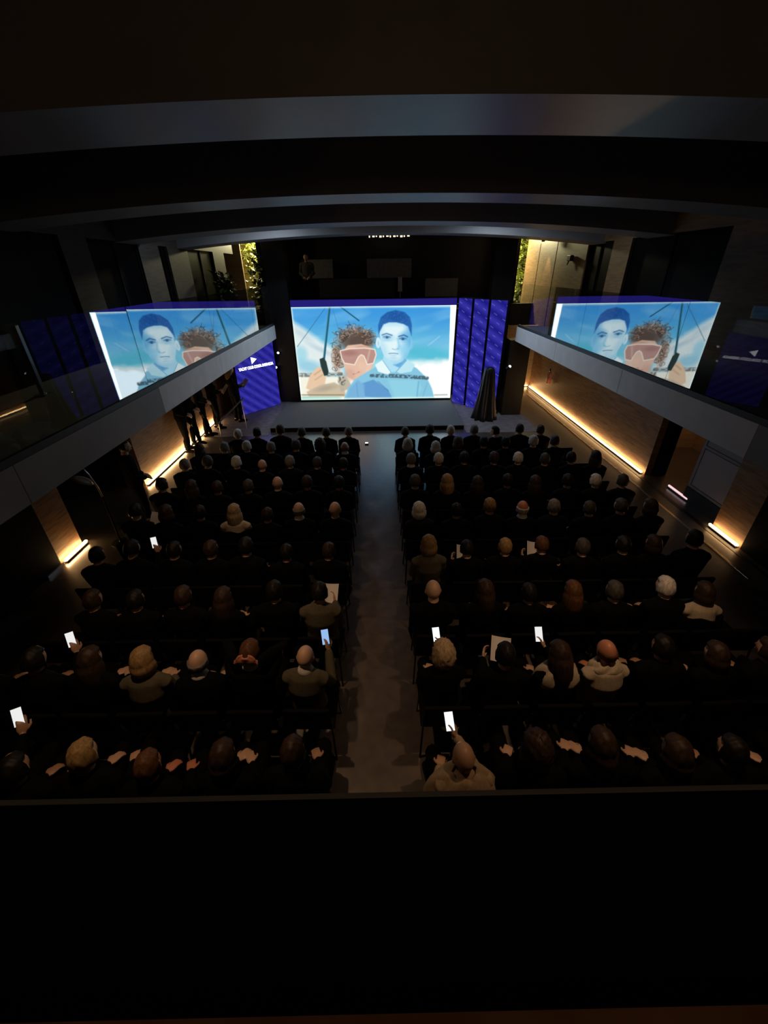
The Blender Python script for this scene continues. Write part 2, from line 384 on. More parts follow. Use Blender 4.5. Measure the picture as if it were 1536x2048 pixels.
SX0, SX1, SZ0, SZ1, SY = -2.817, 2.543, 0.20, 3.20, 14.85
def picture(NX=480, NY=270):
    """the photograph shown on the screen, painted on a grid; coordinates are those of a 1103 x 710 sketch"""
    # homography from unit square (u right, v down) to sketch
    src = [(0, 0), (1, 0), (1, 1), (0, 1)]; dst = [(120, 155), (1103, 142), (1065, 696), (183, 710)]
    A = []; bvec = []
    for (u, v), (x, y) in zip(src, dst):
        A.append([u, v, 1, 0, 0, 0, -u * x, -v * x]); bvec.append(x)
        A.append([0, 0, 0, u, v, 1, -u * y, -v * y]); bvec.append(y)
    h = np.append(np.linalg.solve(np.array(A, float), np.array(bvec, float)), 1).reshape(3, 3)
    U, V = np.meshgrid((np.arange(NX) + 0.5) / NX, (np.arange(NY) + 0.5) / NY)
    Wd = h[2, 0] * U + h[2, 1] * V + 1
    X = (h[0, 0] * U + h[0, 1] * V + h[0, 2]) / Wd; Y = (h[1, 0] * U + h[1, 1] * V + h[1, 2]) / Wd
    def vnoise(s, seed, X=X, Y=Y):
        g = np.random.default_rng(seed).random((64, 64))
        x = X / s; y = Y / s; xi = np.floor(x).astype(int); yi = np.floor(y).astype(int); fx = x - xi; fy = y - yi
        fx = fx * fx * (3 - 2 * fx); fy = fy * fy * (3 - 2 * fy)
        q = lambda a, b: g[a % 64, b % 64]
        return (q(yi, xi) * (1 - fx) + q(yi, xi + 1) * fx) * (1 - fy) + (q(yi + 1, xi) * (1 - fx) + q(yi + 1, xi + 1) * fx) * fy
    img = np.zeros((NY, NX, 3))
    def sm(a, b, t): t = np.clip((t - a) / (b - a), 0, 1); return t * t * (3 - 2 * t)
    def put(mask, col, op=1.0):
        nonlocal img
        m = np.clip(mask * op, 0, 1)[..., None]; img = img * (1 - m) + np.array(col, float) * m
    def ell(cx, cy, rx, ry, soft=3.0, rot=0.0):
        c, s = math.cos(rot), math.sin(rot); dx = X - cx; dy = Y - cy
        a = (dx * c + dy * s) / rx; b = (-dx * s + dy * c) / ry
        d = (np.sqrt(a * a + b * b) - 1) * min(rx, ry)
        return np.clip(0.5 - d / soft, 0, 1)
    def poly(pts, soft=2.5):
        pts = np.array(pts, float); n = len(pts); ins = np.zeros(X.shape, bool); dmin = np.full(X.shape, 1e9)
        for i in range(n):
            x1, y1 = pts[i]; x2, y2 = pts[(i + 1) % n]
            cnd = ((y1 > Y) != (y2 > Y)) & (X < (x2 - x1) * (Y - y1) / (y2 - y1 + 1e-9) + x1); ins ^= cnd
            t = np.clip(((X - x1) * (x2 - x1) + (Y - y1) * (y2 - y1)) / ((x2 - x1) ** 2 + (y2 - y1) ** 2 + 1e-9), 0, 1)
            dmin = np.minimum(dmin, np.hypot(X - x1 - t * (x2 - x1), Y - y1 - t * (y2 - y1)))
        return np.clip(0.5 + np.where(ins, dmin, -dmin) / soft, 0, 1)
    def line(pts, wd, soft=2.0):
        d = np.full(X.shape, 1e9)
        for (x1, y1), (x2, y2) in zip(pts, pts[1:]):
            t = np.clip(((X - x1) * (x2 - x1) + (Y - y1) * (y2 - y1)) / ((x2 - x1) ** 2 + (y2 - y1) ** 2 + 1e-9), 0, 1)
            d = np.minimum(d, np.hypot(X - x1 - t * (x2 - x1), Y - y1 - t * (y2 - y1)))
        return np.clip(0.5 - (d - wd / 2) / soft, 0, 1)
    n1 = vnoise(70, 1); n2 = vnoise(24, 2); n3 = vnoise(9, 3)
    # sky
    t = sm(150, 480, Y + 30 * (n1 - 0.5))[..., None]
    img = np.array([62, 152, 224.0]) * (1 - t) + np.array([120, 205, 226.0]) * t
    put(sm(170, 150, Y + 10 * n1), (150, 205, 240), 0.8)
    put(np.clip(vnoise(1, 5, X / 130, (Y + 0.25 * X) / 34) * 1.6 - 0.75, 0, 1), (150, 210, 240), 0.5)
    put(ell(960, 380, 130, 26, 40, -0.25), (120, 190, 232), 0.7)
    put(line([(935, 385), (1005, 330)], 5, 6), (190, 225, 240), 0.6)
    put(ell(930, 432, 170, 42, 40, 0.12), (86, 190, 215), 0.9)
    put(sm(455, 520, Y + 0.10 * (X - 900) + 20 * (n2 - 0.5)) * sm(820, 870, X), (255, 255, 246))
    put(sm(455, 500, Y) * sm(560, 700, X), (236, 250, 250), 0.9)
    # clouds to the left of the mast
    put(poly([(110, 225), (200, 285), (310, 365), (420, 430), (440, 560), (150, 570), (120, 420)], 34), (226, 238, 238))
    put(ell(190, 320, 70, 20, 24, 0.62), (190, 212, 222), 0.6); put(ell(300, 410, 80, 13, 18, 0.45), (176, 200, 214), 0.6)
    put(ell(230, 510, 80, 36, 34, 0.2), (136, 200, 224), 0.75); put(ell(180, 440, 40, 50, 30), (150, 212, 232), 0.7)
    put(sm(560, 580, Y) * sm(700, 620, X), (247, 244, 228))
    put(line([(165, 562), (420, 556)], 24, 6) * (0.35 + 0.65 * (n3 > 0.45)), (116, 116, 108), 0.85)
    # rigging
    put(line([(326, 160), (160, 392)], 3), (46, 100, 130), 0.9)
    put(line([(370, 165), (405, 285)], 2.5), (70, 120, 150), 0.7)
    put(line([(352, 150), (336, 300), (318, 470)], 13), (36, 92, 112)); put(line([(347, 150), (331, 300), (314, 470)], 4), (84, 160, 190), 0.8)
    put(line([(408, 148), (470, 194), (526, 236)], 8), (36, 98, 128))
    # winch and raised hand
    put(poly([(212, 640), (236, 560), (280, 512), (318, 520), (330, 580), (320, 640), (250, 660)], 8), (232, 200, 168))
    put(line([(262, 560), (300, 532)], 8, 6), (196, 158, 130), 0.7); put(line([(266, 590), (310, 560)], 7, 6), (200, 160, 132), 0.7)
    put(poly([(292, 466), (316, 456), (332, 480), (346, 540), (342, 562), (320, 566), (300, 510)], 4), (44, 62, 60))
    put(poly([(215, 662), (300, 620), (380, 604), (440, 640), (450, 690), (230, 690)], 8), (206, 190, 164)); put(ell(330, 640, 60, 16, 20, -0.2), (170, 160, 140), 0.7)
    # curly-haired sailor: hair, face, mouth
    put(ell(505, 355, 100, 66, 34), (112, 88, 74), 0.85); put(ell(530, 360, 80, 40, 30), (84, 68, 60), 0.7); put(ell(398, 455, 30, 76, 24), (170, 140, 120), 0.8)
    crl = np.random.default_rng(11)
    for k in range(230):
        a = crl.uniform(-PI, 0.2); rr = crl.uniform(0.55, 1.12); cx = 500 + 112 * rr * math.cos(a); cy = 358 + 84 * rr * math.sin(a)
        if crl.random() < 0.26: cx = crl.uniform(374, 428); cy = crl.uniform(380, 535)
        r = crl.uniform(7, 17); a0 = crl.uniform(0, 6.28)
        arc = [(cx + r * math.cos(a0 + q), cy + r * math.sin(a0 + q)) for q in np.linspace(0, 3.4, 6)]
        put(line(arc, 2.6), [(70, 56, 48), (100, 74, 60), (206, 170, 144), (52, 46, 46), (150, 116, 94)][k % 5], 0.8)
    for x0, y0, x1, y1 in [(470, 285, 462, 238), (430, 300, 405, 280), (520, 282, 545, 268), (395, 350, 355, 375), (380, 320, 366, 305), (560, 300, 600, 282)]:
        put(line([(x0, y0), ((x0 + x1) / 2 + 8, (y0 + y1) / 2), (x1, y1)], 3), (92, 70, 58), 0.8)
    put(poly([(430, 420), (460, 384), (540, 376), (598, 396), (616, 430), (606, 520), (560, 585), (505, 602), (462, 570), (436, 510)], 6), (228, 190, 168))
    put(ell(470, 560, 30, 34, 24), (210, 166, 146), 0.6); put(sm(545, 600, X + 0.3 * (Y - 500)) * ell(540, 500, 60, 80, 30), (240, 212, 194), 0.6); put(ell(556, 396, 50, 12, 10), (200, 150, 124), 0.6)
    # shield sunglasses
    gl = [(414, 416), (470, 404), (560, 400), (620, 408), (628, 440), (612, 490), (576, 498), (556, 448), (540, 440), (524, 452), (500, 500), (440, 490), (424, 460)]
    put(poly(gl, 3), (188, 146, 136)); put(ell(470, 430, 44, 16, 16), (160, 112, 104), 0.6); put(line([(590, 415), (575, 480)], 10, 8), (224, 190, 178), 0.6)
    put(line(gl + [gl[0]], 6.5), (244, 228, 212))
    put(ell(540, 505, 20, 24, 12), (236, 196, 172), 0.8); put(line([(492, 556), (512, 549), (528, 542)], 5, 4), (196, 110, 100), 0.9); put(line([(500, 552), (518, 546)], 2.5), (255, 250, 245), 0.7)
    put(poly([(400, 590), (440, 560), (470, 600), (490, 640), (420, 660)], 10), (186, 176, 158), 0.9); put(ell(425, 590, 22, 34, 10) * (n3 > 0.5), (96, 96, 92), 0.8)
    # man in front: shirt, neck, head
    put(poly([(436, 704), (462, 640), (500, 588), (570, 545), (640, 505), (700, 480), (790, 480), (868, 520), (930, 580), (958, 640), (974, 704)], 6), (136, 200, 226))
    put(poly([(560, 690), (548, 610), (612, 588), (700, 650), (726, 704)], 8), (92, 148, 206), 0.85); put(poly([(470, 640), (520, 590), (560, 620), (560, 704), (450, 704)], 10), (120, 176, 220), 0.8)
    put(line([(700, 655), (640, 600)], 5, 8), (70, 120, 180), 0.6); put(line([(512, 610), (520, 690)], 4, 6), (96, 150, 200), 0.7)
    put(poly([(700, 590), (880, 590), (900, 640), (870, 700), (740, 700)], 14), (150, 214, 232), 0.7); put(line([(880, 600), (870, 690)], 6, 8), (90, 156, 196), 0.7); put(line([(930, 610), (905, 690)], 4, 8), (90, 156, 196), 0.5)
    put(poly([(672, 440), (806, 440), (800, 500), (752, 540), (716, 546), (668, 500)], 6), (176, 226, 244)); put(poly([(730, 500), (790, 440), (806, 470), (770, 520)], 10), (84, 160, 214), 0.8)
    put(poly([(622, 500), (668, 470), (716, 540), (700, 560), (640, 540)], 4), (232, 250, 252)); put(poly([(812, 468), (858, 500), (838, 540), (772, 552), (744, 538)], 4), (190, 232, 244))
    put(line([(668, 474), (716, 544)], 4), (90, 160, 206), 0.8); put(line([(808, 474), (748, 540)], 4), (80, 150, 204), 0.8)
    put(line([(600, 566), (740, 566), (930, 578)], 22, 5) * (0.25 + 0.75 * (vnoise(7, 8) > 0.42)), (62, 84, 96), 0.8)
    put(ell(640, 368, 14, 32, 5), (226, 246, 252)); put(ell(833, 378, 14, 32, 5), (130, 196, 232)); put(ell(641, 372, 6, 18, 8), (140, 200, 230), 0.6)
    face = poly([(650, 300), (654, 240), (740, 205), (828, 240), (838, 310), (834, 390), (816, 440), (784, 480), (744, 497), (708, 480), (672, 438), (654, 390)], 5)
    put(face, (224, 246, 250))
    put(face * sm(690, 660, X - 0.05 * (Y - 300)), (196, 232, 246), 0.8)                                    # left temple
    put(face * sm(764, 826, X + 0.12 * (Y - 380)), (104, 184, 228), 0.95)                                     # shaded side
    put(face * ell(796, 410, 40, 34, 40, 0.3), (150, 212, 240), 0.8); put(face * ell(800, 330, 34, 26, 30), (110, 184, 226), 0.75)
    put(face * ell(700, 340, 38, 18, 24), (170, 216, 238), 0.75)
    put(face * sm(440, 492, Y), (150, 208, 236), 0.75); put(face * ell(680, 425, 22, 46, 36, -0.3), (184, 226, 242), 0.7)
    put(face * sm(285, 250, Y), (176, 222, 244), 0.7)
    hair = poly([(642, 318), (640, 262), (656, 216), (694, 186), (744, 174), (796, 186), (828, 216), (840, 262), (838, 330), (828, 300), (818, 272), (790, 256), (748, 246), (704, 246), (672, 258), (656, 288)], 7)
    put(hair, (44, 104, 176)); put(hair * ell(746, 205, 86, 46, 60), (30, 84, 158), 0.8); put(hair * (vnoise(6, 21) > 0.6), (60, 124, 192), 0.35)
    for ex, ey, op in ((692, 336, 0.75), (786, 346, 0.85)):
        put(ell(ex, ey, 21, 7, 7), (96, 160, 202), op); put(ell(ex + 1, ey, 8, 7, 5), (34, 78, 128), op); put(line([(ex - 22, ey - 3), (ex - 4, ey - 9), (ex + 20, ey - 2)], 4, 4), (56, 112, 166), op)
        put(ell(ex, ey + 17, 20, 5, 8), (140, 198, 228), 0.5)
    put(line([(664, 322), (690, 313), (722, 324)], 7, 6), (58, 110, 164), 0.85); put(line([(762, 331), (792, 322), (814, 333)], 7, 6), (44, 96, 154), 0.9)
    put(line([(756, 345), (766, 388), (760, 404)], 10, 14), (126, 196, 232), 0.75); put(line([(724, 404), (740, 410), (758, 404)], 4, 6), (96, 162, 206), 0.75); put(ell(742, 388, 9, 18, 14), (240, 252, 253), 0.4)
    put(line([(704, 433), (728, 431), (758, 434)], 5, 5), (88, 140, 186), 0.9); put(ell(731, 445, 20, 5, 7), (170, 212, 232), 0.7); put(ell(733, 458, 18, 4, 8), (150, 202, 230), 0.5)
    # deck line, bright border on the right, glow along the edges
    put(sm(684, 694, Y) * sm(440, 400, X), (156, 216, 204), 0.8); put(line([(180, 680), (436, 680)], 7, 4), (150, 124, 96), 0.8); put(line([(975, 680), (1050, 678)], 8, 4), (190, 184, 170), 0.8)
    put(sm(1050, 1056, X - (700 - Y) * -0.02 - 26 * (700 - Y) / 550), (255, 255, 250))
    edge = np.minimum.reduce([U * NX, (1 - U) * NX, V * NY, (1 - V) * NY]) / NX
    put(sm(0.016, 0.0, edge), (235, 255, 245), 0.8)
    for ax in (0, 1):                                     # slight softness of the projected photograph
        img = np.roll(img, 1, ax) * 0.22 + img * 0.56 + np.roll(img, -1, ax) * 0.22
    img[0] = img[1]; img[-1] = img[-2]; img[:, 0] = img[:, 1]; img[:, -1] = img[:, -2]
    s = img / 255.0
    lin = np.where(s <= 0.04045, s / 12.92, ((s + 0.055) / 1.055) ** 2.4)
    lum = lin.min(axis=2, keepdims=True)
    lin = lin * (1 + 1.6 * np.clip((lum - 0.82) / 0.16, 0, 1) * np.array([0.8, 1.0, 1.25]))      # highlights of the LED wall clip in the photograph
    return lin
def screen_material():
    m = bpy.data.materials.new('led_screen_picture'); m.use_nodes = True
    nt = m.node_tree; nt.nodes.clear()
    a = nt.nodes.new('ShaderNodeAttribute'); a.attribute_name = 'picture'
    e = nt.nodes.new('ShaderNodeEmission'); e.inputs[1].default_value = 1.0
    o = nt.nodes.new('ShaderNodeOutputMaterial')
    nt.links.new(a.outputs['Color'], e.inputs[0]); nt.links.new(e.outputs[0], o.inputs[0])
    return m
NX, NY = 480, 270
P = picture(NX, NY)
xs = np.linspace(SX0, SX1, NX + 1); zs = np.linspace(SZ1, SZ0, NY + 1)
gx, gz = np.meshgrid(xs, zs)
ve = np.stack([gx.ravel() - (SX0 + SX1) / 2, np.zeros(gx.size), gz.ravel()], 1)
ii = (np.arange(NY)[:, None] * (NX + 1) + np.arange(NX)[None, :]).ravel()
fa = np.stack([ii, ii + NX + 1, ii + NX + 2, ii + 1], 1)
me = bpy.data.meshes.new('picture')
me.vertices.add(len(ve)); me.vertices.foreach_set('co', ve.ravel())
me.loops.add(fa.size); me.loops.foreach_set('vertex_index', fa.ravel())
me.polygons.add(len(fa)); me.polygons.foreach_set('loop_start', np.arange(len(fa)) * 4)
me.update(calc_edges=True)
Pp = np.pad(P, ((0, 1), (0, 1), (0, 0)), mode='edge')
ca = me.color_attributes.new('picture', 'FLOAT_COLOR', 'POINT')
ca.data.foreach_set('color', np.concatenate([Pp.reshape(-1, 3), np.ones((Pp.shape[0] * Pp.shape[1], 1))], 1).ravel())
scr = thing('led_screen', 'huge lit screen showing curly-haired sailor and short-haired man', 'screen', loc=((SX0 + SX1) / 2, SY, 0))
obj('picture', me, screen_material(), scr)
hw = (SX1 - SX0) / 2
obj('cabinet', box((-hw - 0.01, 0.004, 0.13), (hw + 0.01, 0.12, 3.42)), M['black'], scr)
bm = box((-hw, -0.03, 3.205), (hw, 0.0, 3.40)); obj('blue_header', bm, M['blueplain'], scr)['label'] = 'plain blue band along the screen top'

def flat_panel(bm, p0, p1, z0, z1, th):
    """upright panel from floor point p0 to p1, front face carries UV in metres"""
    p0, p1 = Vector((*p0, 0)), Vector((*p1, 0)); d = (p1 - p0); L_ = d.length; d.normalize(); n = Vector((d.y, -d.x, 0))
    vs_ = []
    for off in (n * th / 2, -n * th / 2):
        for q, z in ((p0, z0), (p1, z0), (p1, z1), (p0, z1)): vs_.append(bm.verts.new(q + off + Vector((0, 0, z))))
    fs = [(0, 1, 2, 3), (7, 6, 5, 4), (0, 4, 5, 1), (1, 5, 6, 2), (2, 6, 7, 3), (3, 7, 4, 0)]
    uvl = bm.loops.layers.uv.verify()
    for f in fs:
        fc = bm.faces.new([vs_[i] for i in f])
        for lp in fc.loops:
            lp[uvl].uv = ((lp.vert.co - p0).dot(d), lp.vert.co.z)
    return L_, d, n
# three blue fins right of the screen
fin_pts = [((2.66, 15.02), (2.98, 14.56)), ((3.05, 14.46), (3.38, 14.02)), ((3.45, 13.93), (3.80, 13.46))]
fin_lab = ['blue lit panel fin right beside the big screen', 'blue lit panel fin, middle one of the three', 'blue lit panel fin behind the black draped object']
for (p0, p1), lab in zip(fin_pts, fin_lab):
    c = ((p0[0] + p1[0]) / 2, (p0[1] + p1[1]) / 2)
    t = thing('panel_fin', lab, 'panel', loc=(c[0], c[1], 0), group='blue lit fins beside the screen')
    bm = bmesh.new(); L_, d, n = flat_panel(bm, (p0[0] - c[0], p0[1] - c[1]), (p1[0] - c[0], p1[1] - c[1]), 0.02, 3.39, 0.03)
    obj('display_face', bm, M['blue'], t)
    bm = bmesh.new(); flat_panel(bm, (p0[0] - c[0] - n.x * 0.06 - d.x * 0.03, p0[1] - c[1] - n.y * 0.06 - d.y * 0.03), (p1[0] - c[0] - n.x * 0.06 + d.x * 0.06, p1[1] - c[1] - n.y * 0.06 + d.y * 0.06), 0.0, 3.41, 0.06)
    obj('support_frame', bm, M['black'], t)
# blue panel with lettering left of the stage
p0, p1 = (-4.62, 13.80), (-3.64, 15.08)
c = ((p0[0] + p1[0]) / 2, (p0[1] + p1[1]) / 2)
lp = thing('banner_panel', 'blue lit banner panel with white pennant and club name', 'panel', loc=(c[0], c[1], 0))
bm = bmesh.new(); PL, pd, pn = flat_panel(bm, (p0[0] - c[0], p0[1] - c[1]), (p1[0] - c[0], p1[1] - c[1]), 0.02, 2.22, 0.05)
obj('display_face', bm, M['bluebanner'], lp)
bm = bmesh.new(); flat_panel(bm, (p0[0] - c[0] - pn.x * 0.06, p0[1] - c[1] - pn.y * 0.06), (p1[0] - c[0] - pn.x * 0.06, p1[1] - c[1] - pn.y * 0.06), 0.0, 2.24, 0.06)
obj('support_frame', bm, M['black'], lp)
def text_mesh(s, size, extr=0.004):
    cu = bpy.data.curves.new('lettering', 'FONT'); cu.body = s; cu.size = size; cu.extrude = extr; cu.align_x = 'CENTER'; cu.align_y = 'CENTER'; cu.offset = size * 0.012
    o = bpy.data.objects.new('lettering', cu); C.objects.link(o)
    bpy.context.view_layer.update()
    m_ = bpy.data.meshes.new_from_object(o.evaluated_get(bpy.context.evaluated_depsgraph_get()))
    bpy.data.objects.remove(o); bpy.data.curves.remove(cu)
    return m_
tm = text_mesh('YACHT CLUB COSTA SMERALDA', 0.125)
wx = [v.co.x for v in tm.vertices]; sc_ = (PL * 0.88) / (max(wx) - min(wx))
rot = Matrix((( pd.x, 0, pn.x, 0), (pd.y, 0, pn.y, 0), (0, 1, 0, 0), (0, 0, 0, 1)))
o = obj('lettering', tm, M['letter'], lp); o.matrix_local = Matrix.Translation(Vector((pn.x * 0.03, pn.y * 0.03, 1.46))) @ rot @ Matrix.Diagonal((sc_, 1.0, 1, 1))
bm = bmesh.new()
tri = [(-0.10, 0.10), (-0.085, -0.11), (0.12, 0.02)]
a = [bm.verts.new((x, y, 0)) for x, y in tri]; b = [bm.verts.new((x, y, 0.006)) for x, y in tri]
bm.faces.new(list(reversed(a))); bm.faces.new(b)
for i in range(3): bm.faces.new((a[i], a[(i + 1) % 3], b[(i + 1) % 3], b[i]))
o = obj('pennant', bm, M['letter'], lp); o.matrix_local = Matrix.Translation(Vector((pn.x * 0.03, pn.y * 0.03, 1.68))) @ rot @ Matrix.Translation(Vector((-0.08, 0, 0)))
# draped object on the right
bm = bmesh.new(); rings = []; n = 72
prof = [(0.02, 1.62), (0.10, 1.61), (0.145, 1.56), (0.165, 1.46), (0.185, 1.3), (0.215, 1.0), (0.25, 0.7), (0.29, 0.4), (0.33, 0.15), (0.36, 0.0)]
for r, z in prof:
    t_ = 1 - z / 1.62
    rings.append([bm.verts.new(((r * (1 + 0.17 * t_ ** 0.6 * math.sin(9 * a + 0.5 * math.sin(2 * a)) + 0.07 * t_ * math.sin(17 * a + 1))) * math.cos(a), r * (1 + 0.17 * t_ ** 0.6 * math.sin(9 * a + 0.5 * math.sin(2 * a)) + 0.07 * t_ * math.sin(17 * a + 1)) * math.sin(a), z)) for a in [2 * PI * i / n for i in range(n)]])
for A_, B_ in zip(rings, rings[1:]):
    for i in range(n): bm.faces.new((A_[i], B_[i], B_[(i + 1) % n], A_[(i + 1) % n]))
bm.faces.new(rings[0]); bm.faces.new(list(reversed(rings[-1])))
o = obj('draped_stand', bm, mat('drape_satin', (0.006, 0.008, 0.013), 0.42), smooth=True, loc=(3.39, 13.02, 0)); tag(o, 'tall object veiled in a black cloth beside the blue fins', 'draped object')

# pillar lamps
def wall_lamp(loc, label, tilt):
    t = thing('spot_lamp', label, 'lamp', loc=loc)
    hd = obj('lamp_head', lathe([(0.02, 0.0), (0.045, 0.02), (0.05, 0.12), (0.03, 0.14)], 12), M['satin'], t)
    obj('lens', lathe([(0.001, 0.145), (0.042, 0.146), (0.042, 0.16), (0.001, 0.162)], 12), M['lamp'], hd)
    obj('bracket', box((-0.012, -0.01, 0.02), (0.012, 0.135, 0.05)), M['satin'], t)
    hd.rotation_euler = tilt
    return t
wall_lamp((3.98, 13.24, 1.50), 'small white spot lamp on the black column near right gallery', (0.7, 0.5, 0))
wall_lamp((-3.52, 15.22, 1.66), 'small white spot lamp high on left black column', (0.7, 0.3, 0))
wall_lamp((-3.60, 15.22, 1.20), 'small white spot lamp low on left black column', (0.9, -0.2, 0))

# right-hand doorway: grey door leaf ajar
t = thing('door_leaf', 'grey framed door leaf standing in the right wall doorway', 'door', loc=(6.36, 6.98, 0))
dm = mat('grey_door', (0.34, 0.30, 0.31), 0.6); df = mat('grey_door_frame', (0.24, 0.21, 0.22), 0.5)
obj('panel', box((-0.02, -0.46, 0.36), (0.02, 0.46, 1.12)), dm, t)
bm = bmesh.new()
for q in (((-0.03, -0.54, 0.30), (0.03, -0.47, 2.1)), ((-0.03, 0.47, 0.30), (0.03, 0.54, 2.1)), ((-0.03, -0.47, 0.30), (0.03, 0.47, 0.35)), ((-0.03, -0.47, 1.14), (0.03, 0.47, 1.19))): add_box(bm, *q)
obj('frame', bm, df, t)
obj('upper_panel', box((-0.02, -0.46, 1.20), (0.02, 0.46, 2.1)), dm, t)
obj('bottom_plinth', box((-0.04, -0.54, 0.0), (0.04, 0.54, 0.29)), M['gloss'], t)
obj('push_bar', tube([(-0.06, -0.5, 0.35), (-0.06, -0.5, 1.0)], 0.012, 8), M['steel'], t)
# fire extinguisher on the right wall
t = thing('fire_extinguisher', 'pale red extinguisher hung on the far right wood wall', 'fire extinguisher', loc=(6.06, 15.0, 0.62))
red = mat('red_enamel', (0.50, 0.16, 0.11), 0.35)
obj('cylinder', lathe([(0.05, 0), (0.075, 0.02), (0.075, 0.36), (0.05, 0.42), (0.022, 0.44)], 14), red, t, True)
obj('valve', lathe([(0.018, 0.44), (0.022, 0.47), (0.03, 0.50), (0.01, 0.52)], 10), M['satin'], t)
obj('hose', tube([(0.0, -0.03, 0.48), (-0.03, -0.10, 0.40), (-0.03, -0.09, 0.2)], 0.01, 8), M['satin'], t)
obj('bracket', box((0.05, -0.03, 0.15), (0.10, 0.03, 0.3)), M['steel'], t)
# wall lamp of the upper right wall (dark fitting)
t = thing('wall_fitting', 'dark fitting high on the lit wooden gallery wall', 'speaker', loc=(6.12, 15.15, 4.45))
obj('housing', box((-0.09, -0.13, -0.07), (0.03, 0.13, 0.09), bev=0.02), M['gloss'], t); obj('arm', tube([(-0.02, 0.1, -0.06), (-0.04, 0.14, -0.16)], 0.02, 8), M['gloss'], t)
# lamp washing the gallery wall
t = thing('ceiling_spot', 'small ceiling spot grazing the lit wooden gallery wall', 'lamp', loc=(5.88, 17.3, 5.0))
obj('lamp_head', lathe([(0.02, 0.2), (0.06, 0.16), (0.06, 0.02), (0.05, 0.0)], 12), M['satin'], t)
obj('lens', lathe([(0.001, -0.004), (0.045, -0.003), (0.045, 0.01), (0.001, 0.012)], 12), M['warmlamp'], t)
obj('stem', tube([(0, 0, 0.2), (0, 0, 0.70)], 0.012, 8), M['satin'], t)
spot_light('ceiling_spot_light', (5.88, 17.3, 4.95), (6.17, 17.2, 3.4), 42, (1.0, 0.72, 0.40), 0.85, 0.25)
area_light('gallery_glow', (5.2, 18.0, 5.3), 0.7, 6, (1.0, 0.75, 0.40), (0, math.radians(40), 0))
area_light('gallery_glow', (-4.4, 16.6, 5.3), 0.7, 5, (1.0, 0.75, 0.40), (0, math.radians(-40), 0))

# ------------------------------------------------------------------ far gallery: boards, glass, guests' things, garden
struct('wall_far_upper', box((-3.0, 18.9, 3.0), (4.49, 19.0, 5.7)), M['backwall'])
for nme, (a, b, z0, z1), yy, lab in [('wall_board', (-2.95, -1.72, 3.95, 4.58), 18.5, 'grey wall board above the screen, left of the middle one'),
                                    ('wall_board', (-0.40, 1.32, 3.94, 4.58), 18.5, 'wide grey wall board above the middle of the screen'),
                                    ('wall_board', (1.88, 3.16, 3.27, 3.90), 18.5, 'grey wall board low above the right of the screen'),
                                    ('wall_board', (-2.30, 0.66, 3.28, 3.92), 18.52, 'long dark wall board just above the screen header')]:
    t = thing(nme, lab, 'board', loc=((a + b) / 2, yy, z0))
    w2 = (b - a) / 2
    obj('face', box((-w2, -0.02, 0), (w2, 0.02, z1 - z0)), M['board'] if yy < 18.51 else mat('dark_board', (0.06, 0.06, 0.064), 0.8), t)
    obj('backing', box((-w2 + 0.05, 0.02, 0.04), (w2 - 0.05, 0.38, z1 - z0 - 0.04)), M['black'], t)
t = thing('light_sign', 'tiny warm lit sign line under the farthest ceiling beam', 'sign', loc=(0.42, 18.4, 5.28))
obj('rail', box((-0.9, 0.0, 0.05), (0.9, 0.04, 0.09)), M['satin'], t)
for xx in (-0.8, 0.8): obj('hanger', box((xx - 0.01, 0.01, 0.09), (xx + 0.01, 0.03, 0.43)), M['satin'], t)
for k in range(12):
    xx = -0.72 + 0.13 * k; obj('lit_segment', box((xx, -0.01, -0.03 + 0.01 * (k % 3)), (xx + 0.05 + 0.04 * (k % 2), 0.02, 0.03)), M['warmlamp'], t)
t = thing('table_lamp', 'slim pale lamp on the far gallery above the screen', 'lamp', loc=(0.84, 17.6, 3.0))
obj('shade', lathe([(0.07, 0.50), (0.08, 0.50), (0.07, 0.98), (0.05, 0.98)], 14), mat('lamp_shade', (0.55, 0.58, 0.66), 0.7), t); obj('base', lathe([(0.07, 0.0), (0.07, 0.03), (0.015, 0.05), (0.015, 0.5)], 12), M['steel'], t)

def leaves(n, ext, size, rs):
    g = np.random.default_rng(rs); bm = bmesh.new()
    for k in range(n):
        p = Vector((g.normal(0, ext[0] * 0.45), g.normal(0, ext[1] * 0.45), g.uniform(0, ext[2])))
        d = Vector((g.normal(), g.normal(), g.normal() * 0.6 + 0.3)).normalized(); x, y = frame_of(d)
        L_ = size * g.uniform(0.6, 1.3); W_ = L_ * 0.32
        vs_ = [bm.verts.new(p + q) for q in (Vector((0, 0, 0)), d * L_ * 0.5 + x * W_ + y * W_ * 0.3, d * L_, d * L_ * 0.5 - x * W_ + y * W_ * 0.3)]
        bm.faces.new((vs_[0], vs_[1], vs_[2])); bm.faces.new((vs_[0], vs_[2], vs_[3]))
    return bm
def shrub(loc, ext, n, size, m, label, rs, pot=True):
    t = thing('potted_shrub' if pot else 'garden_shrub', label, 'plant', loc=loc)
    z0 = 0.0
    if pot:
        obj('pot', lathe([(0.14, 0), (0.20, 0.32), (0.22, 0.36), (0.17, 0.36), (0.15, 0.30)], 16), M['pot'], t); z0 = 0.34
    obj('stem', tube([(0, 0, z0 - 0.05), (0.02, 0.01, z0 + ext[2] * 0.4), (-0.02, 0, z0 + ext[2] * 0.8)], [0.025, 0.018, 0.01], 8), M['stem'], t)
    f = obj('foliage', leaves(n, ext, size, rs), m, t, loc=(0, 0, z0)); f['kind'] = 'stuff'
    return t
shrub((-5.2, 20.6, 2.6), (0.8, 0.4, 2.6), 700, 0.22, M['leaf'], 'bright lit garden shrub behind the left far window', 3, False)
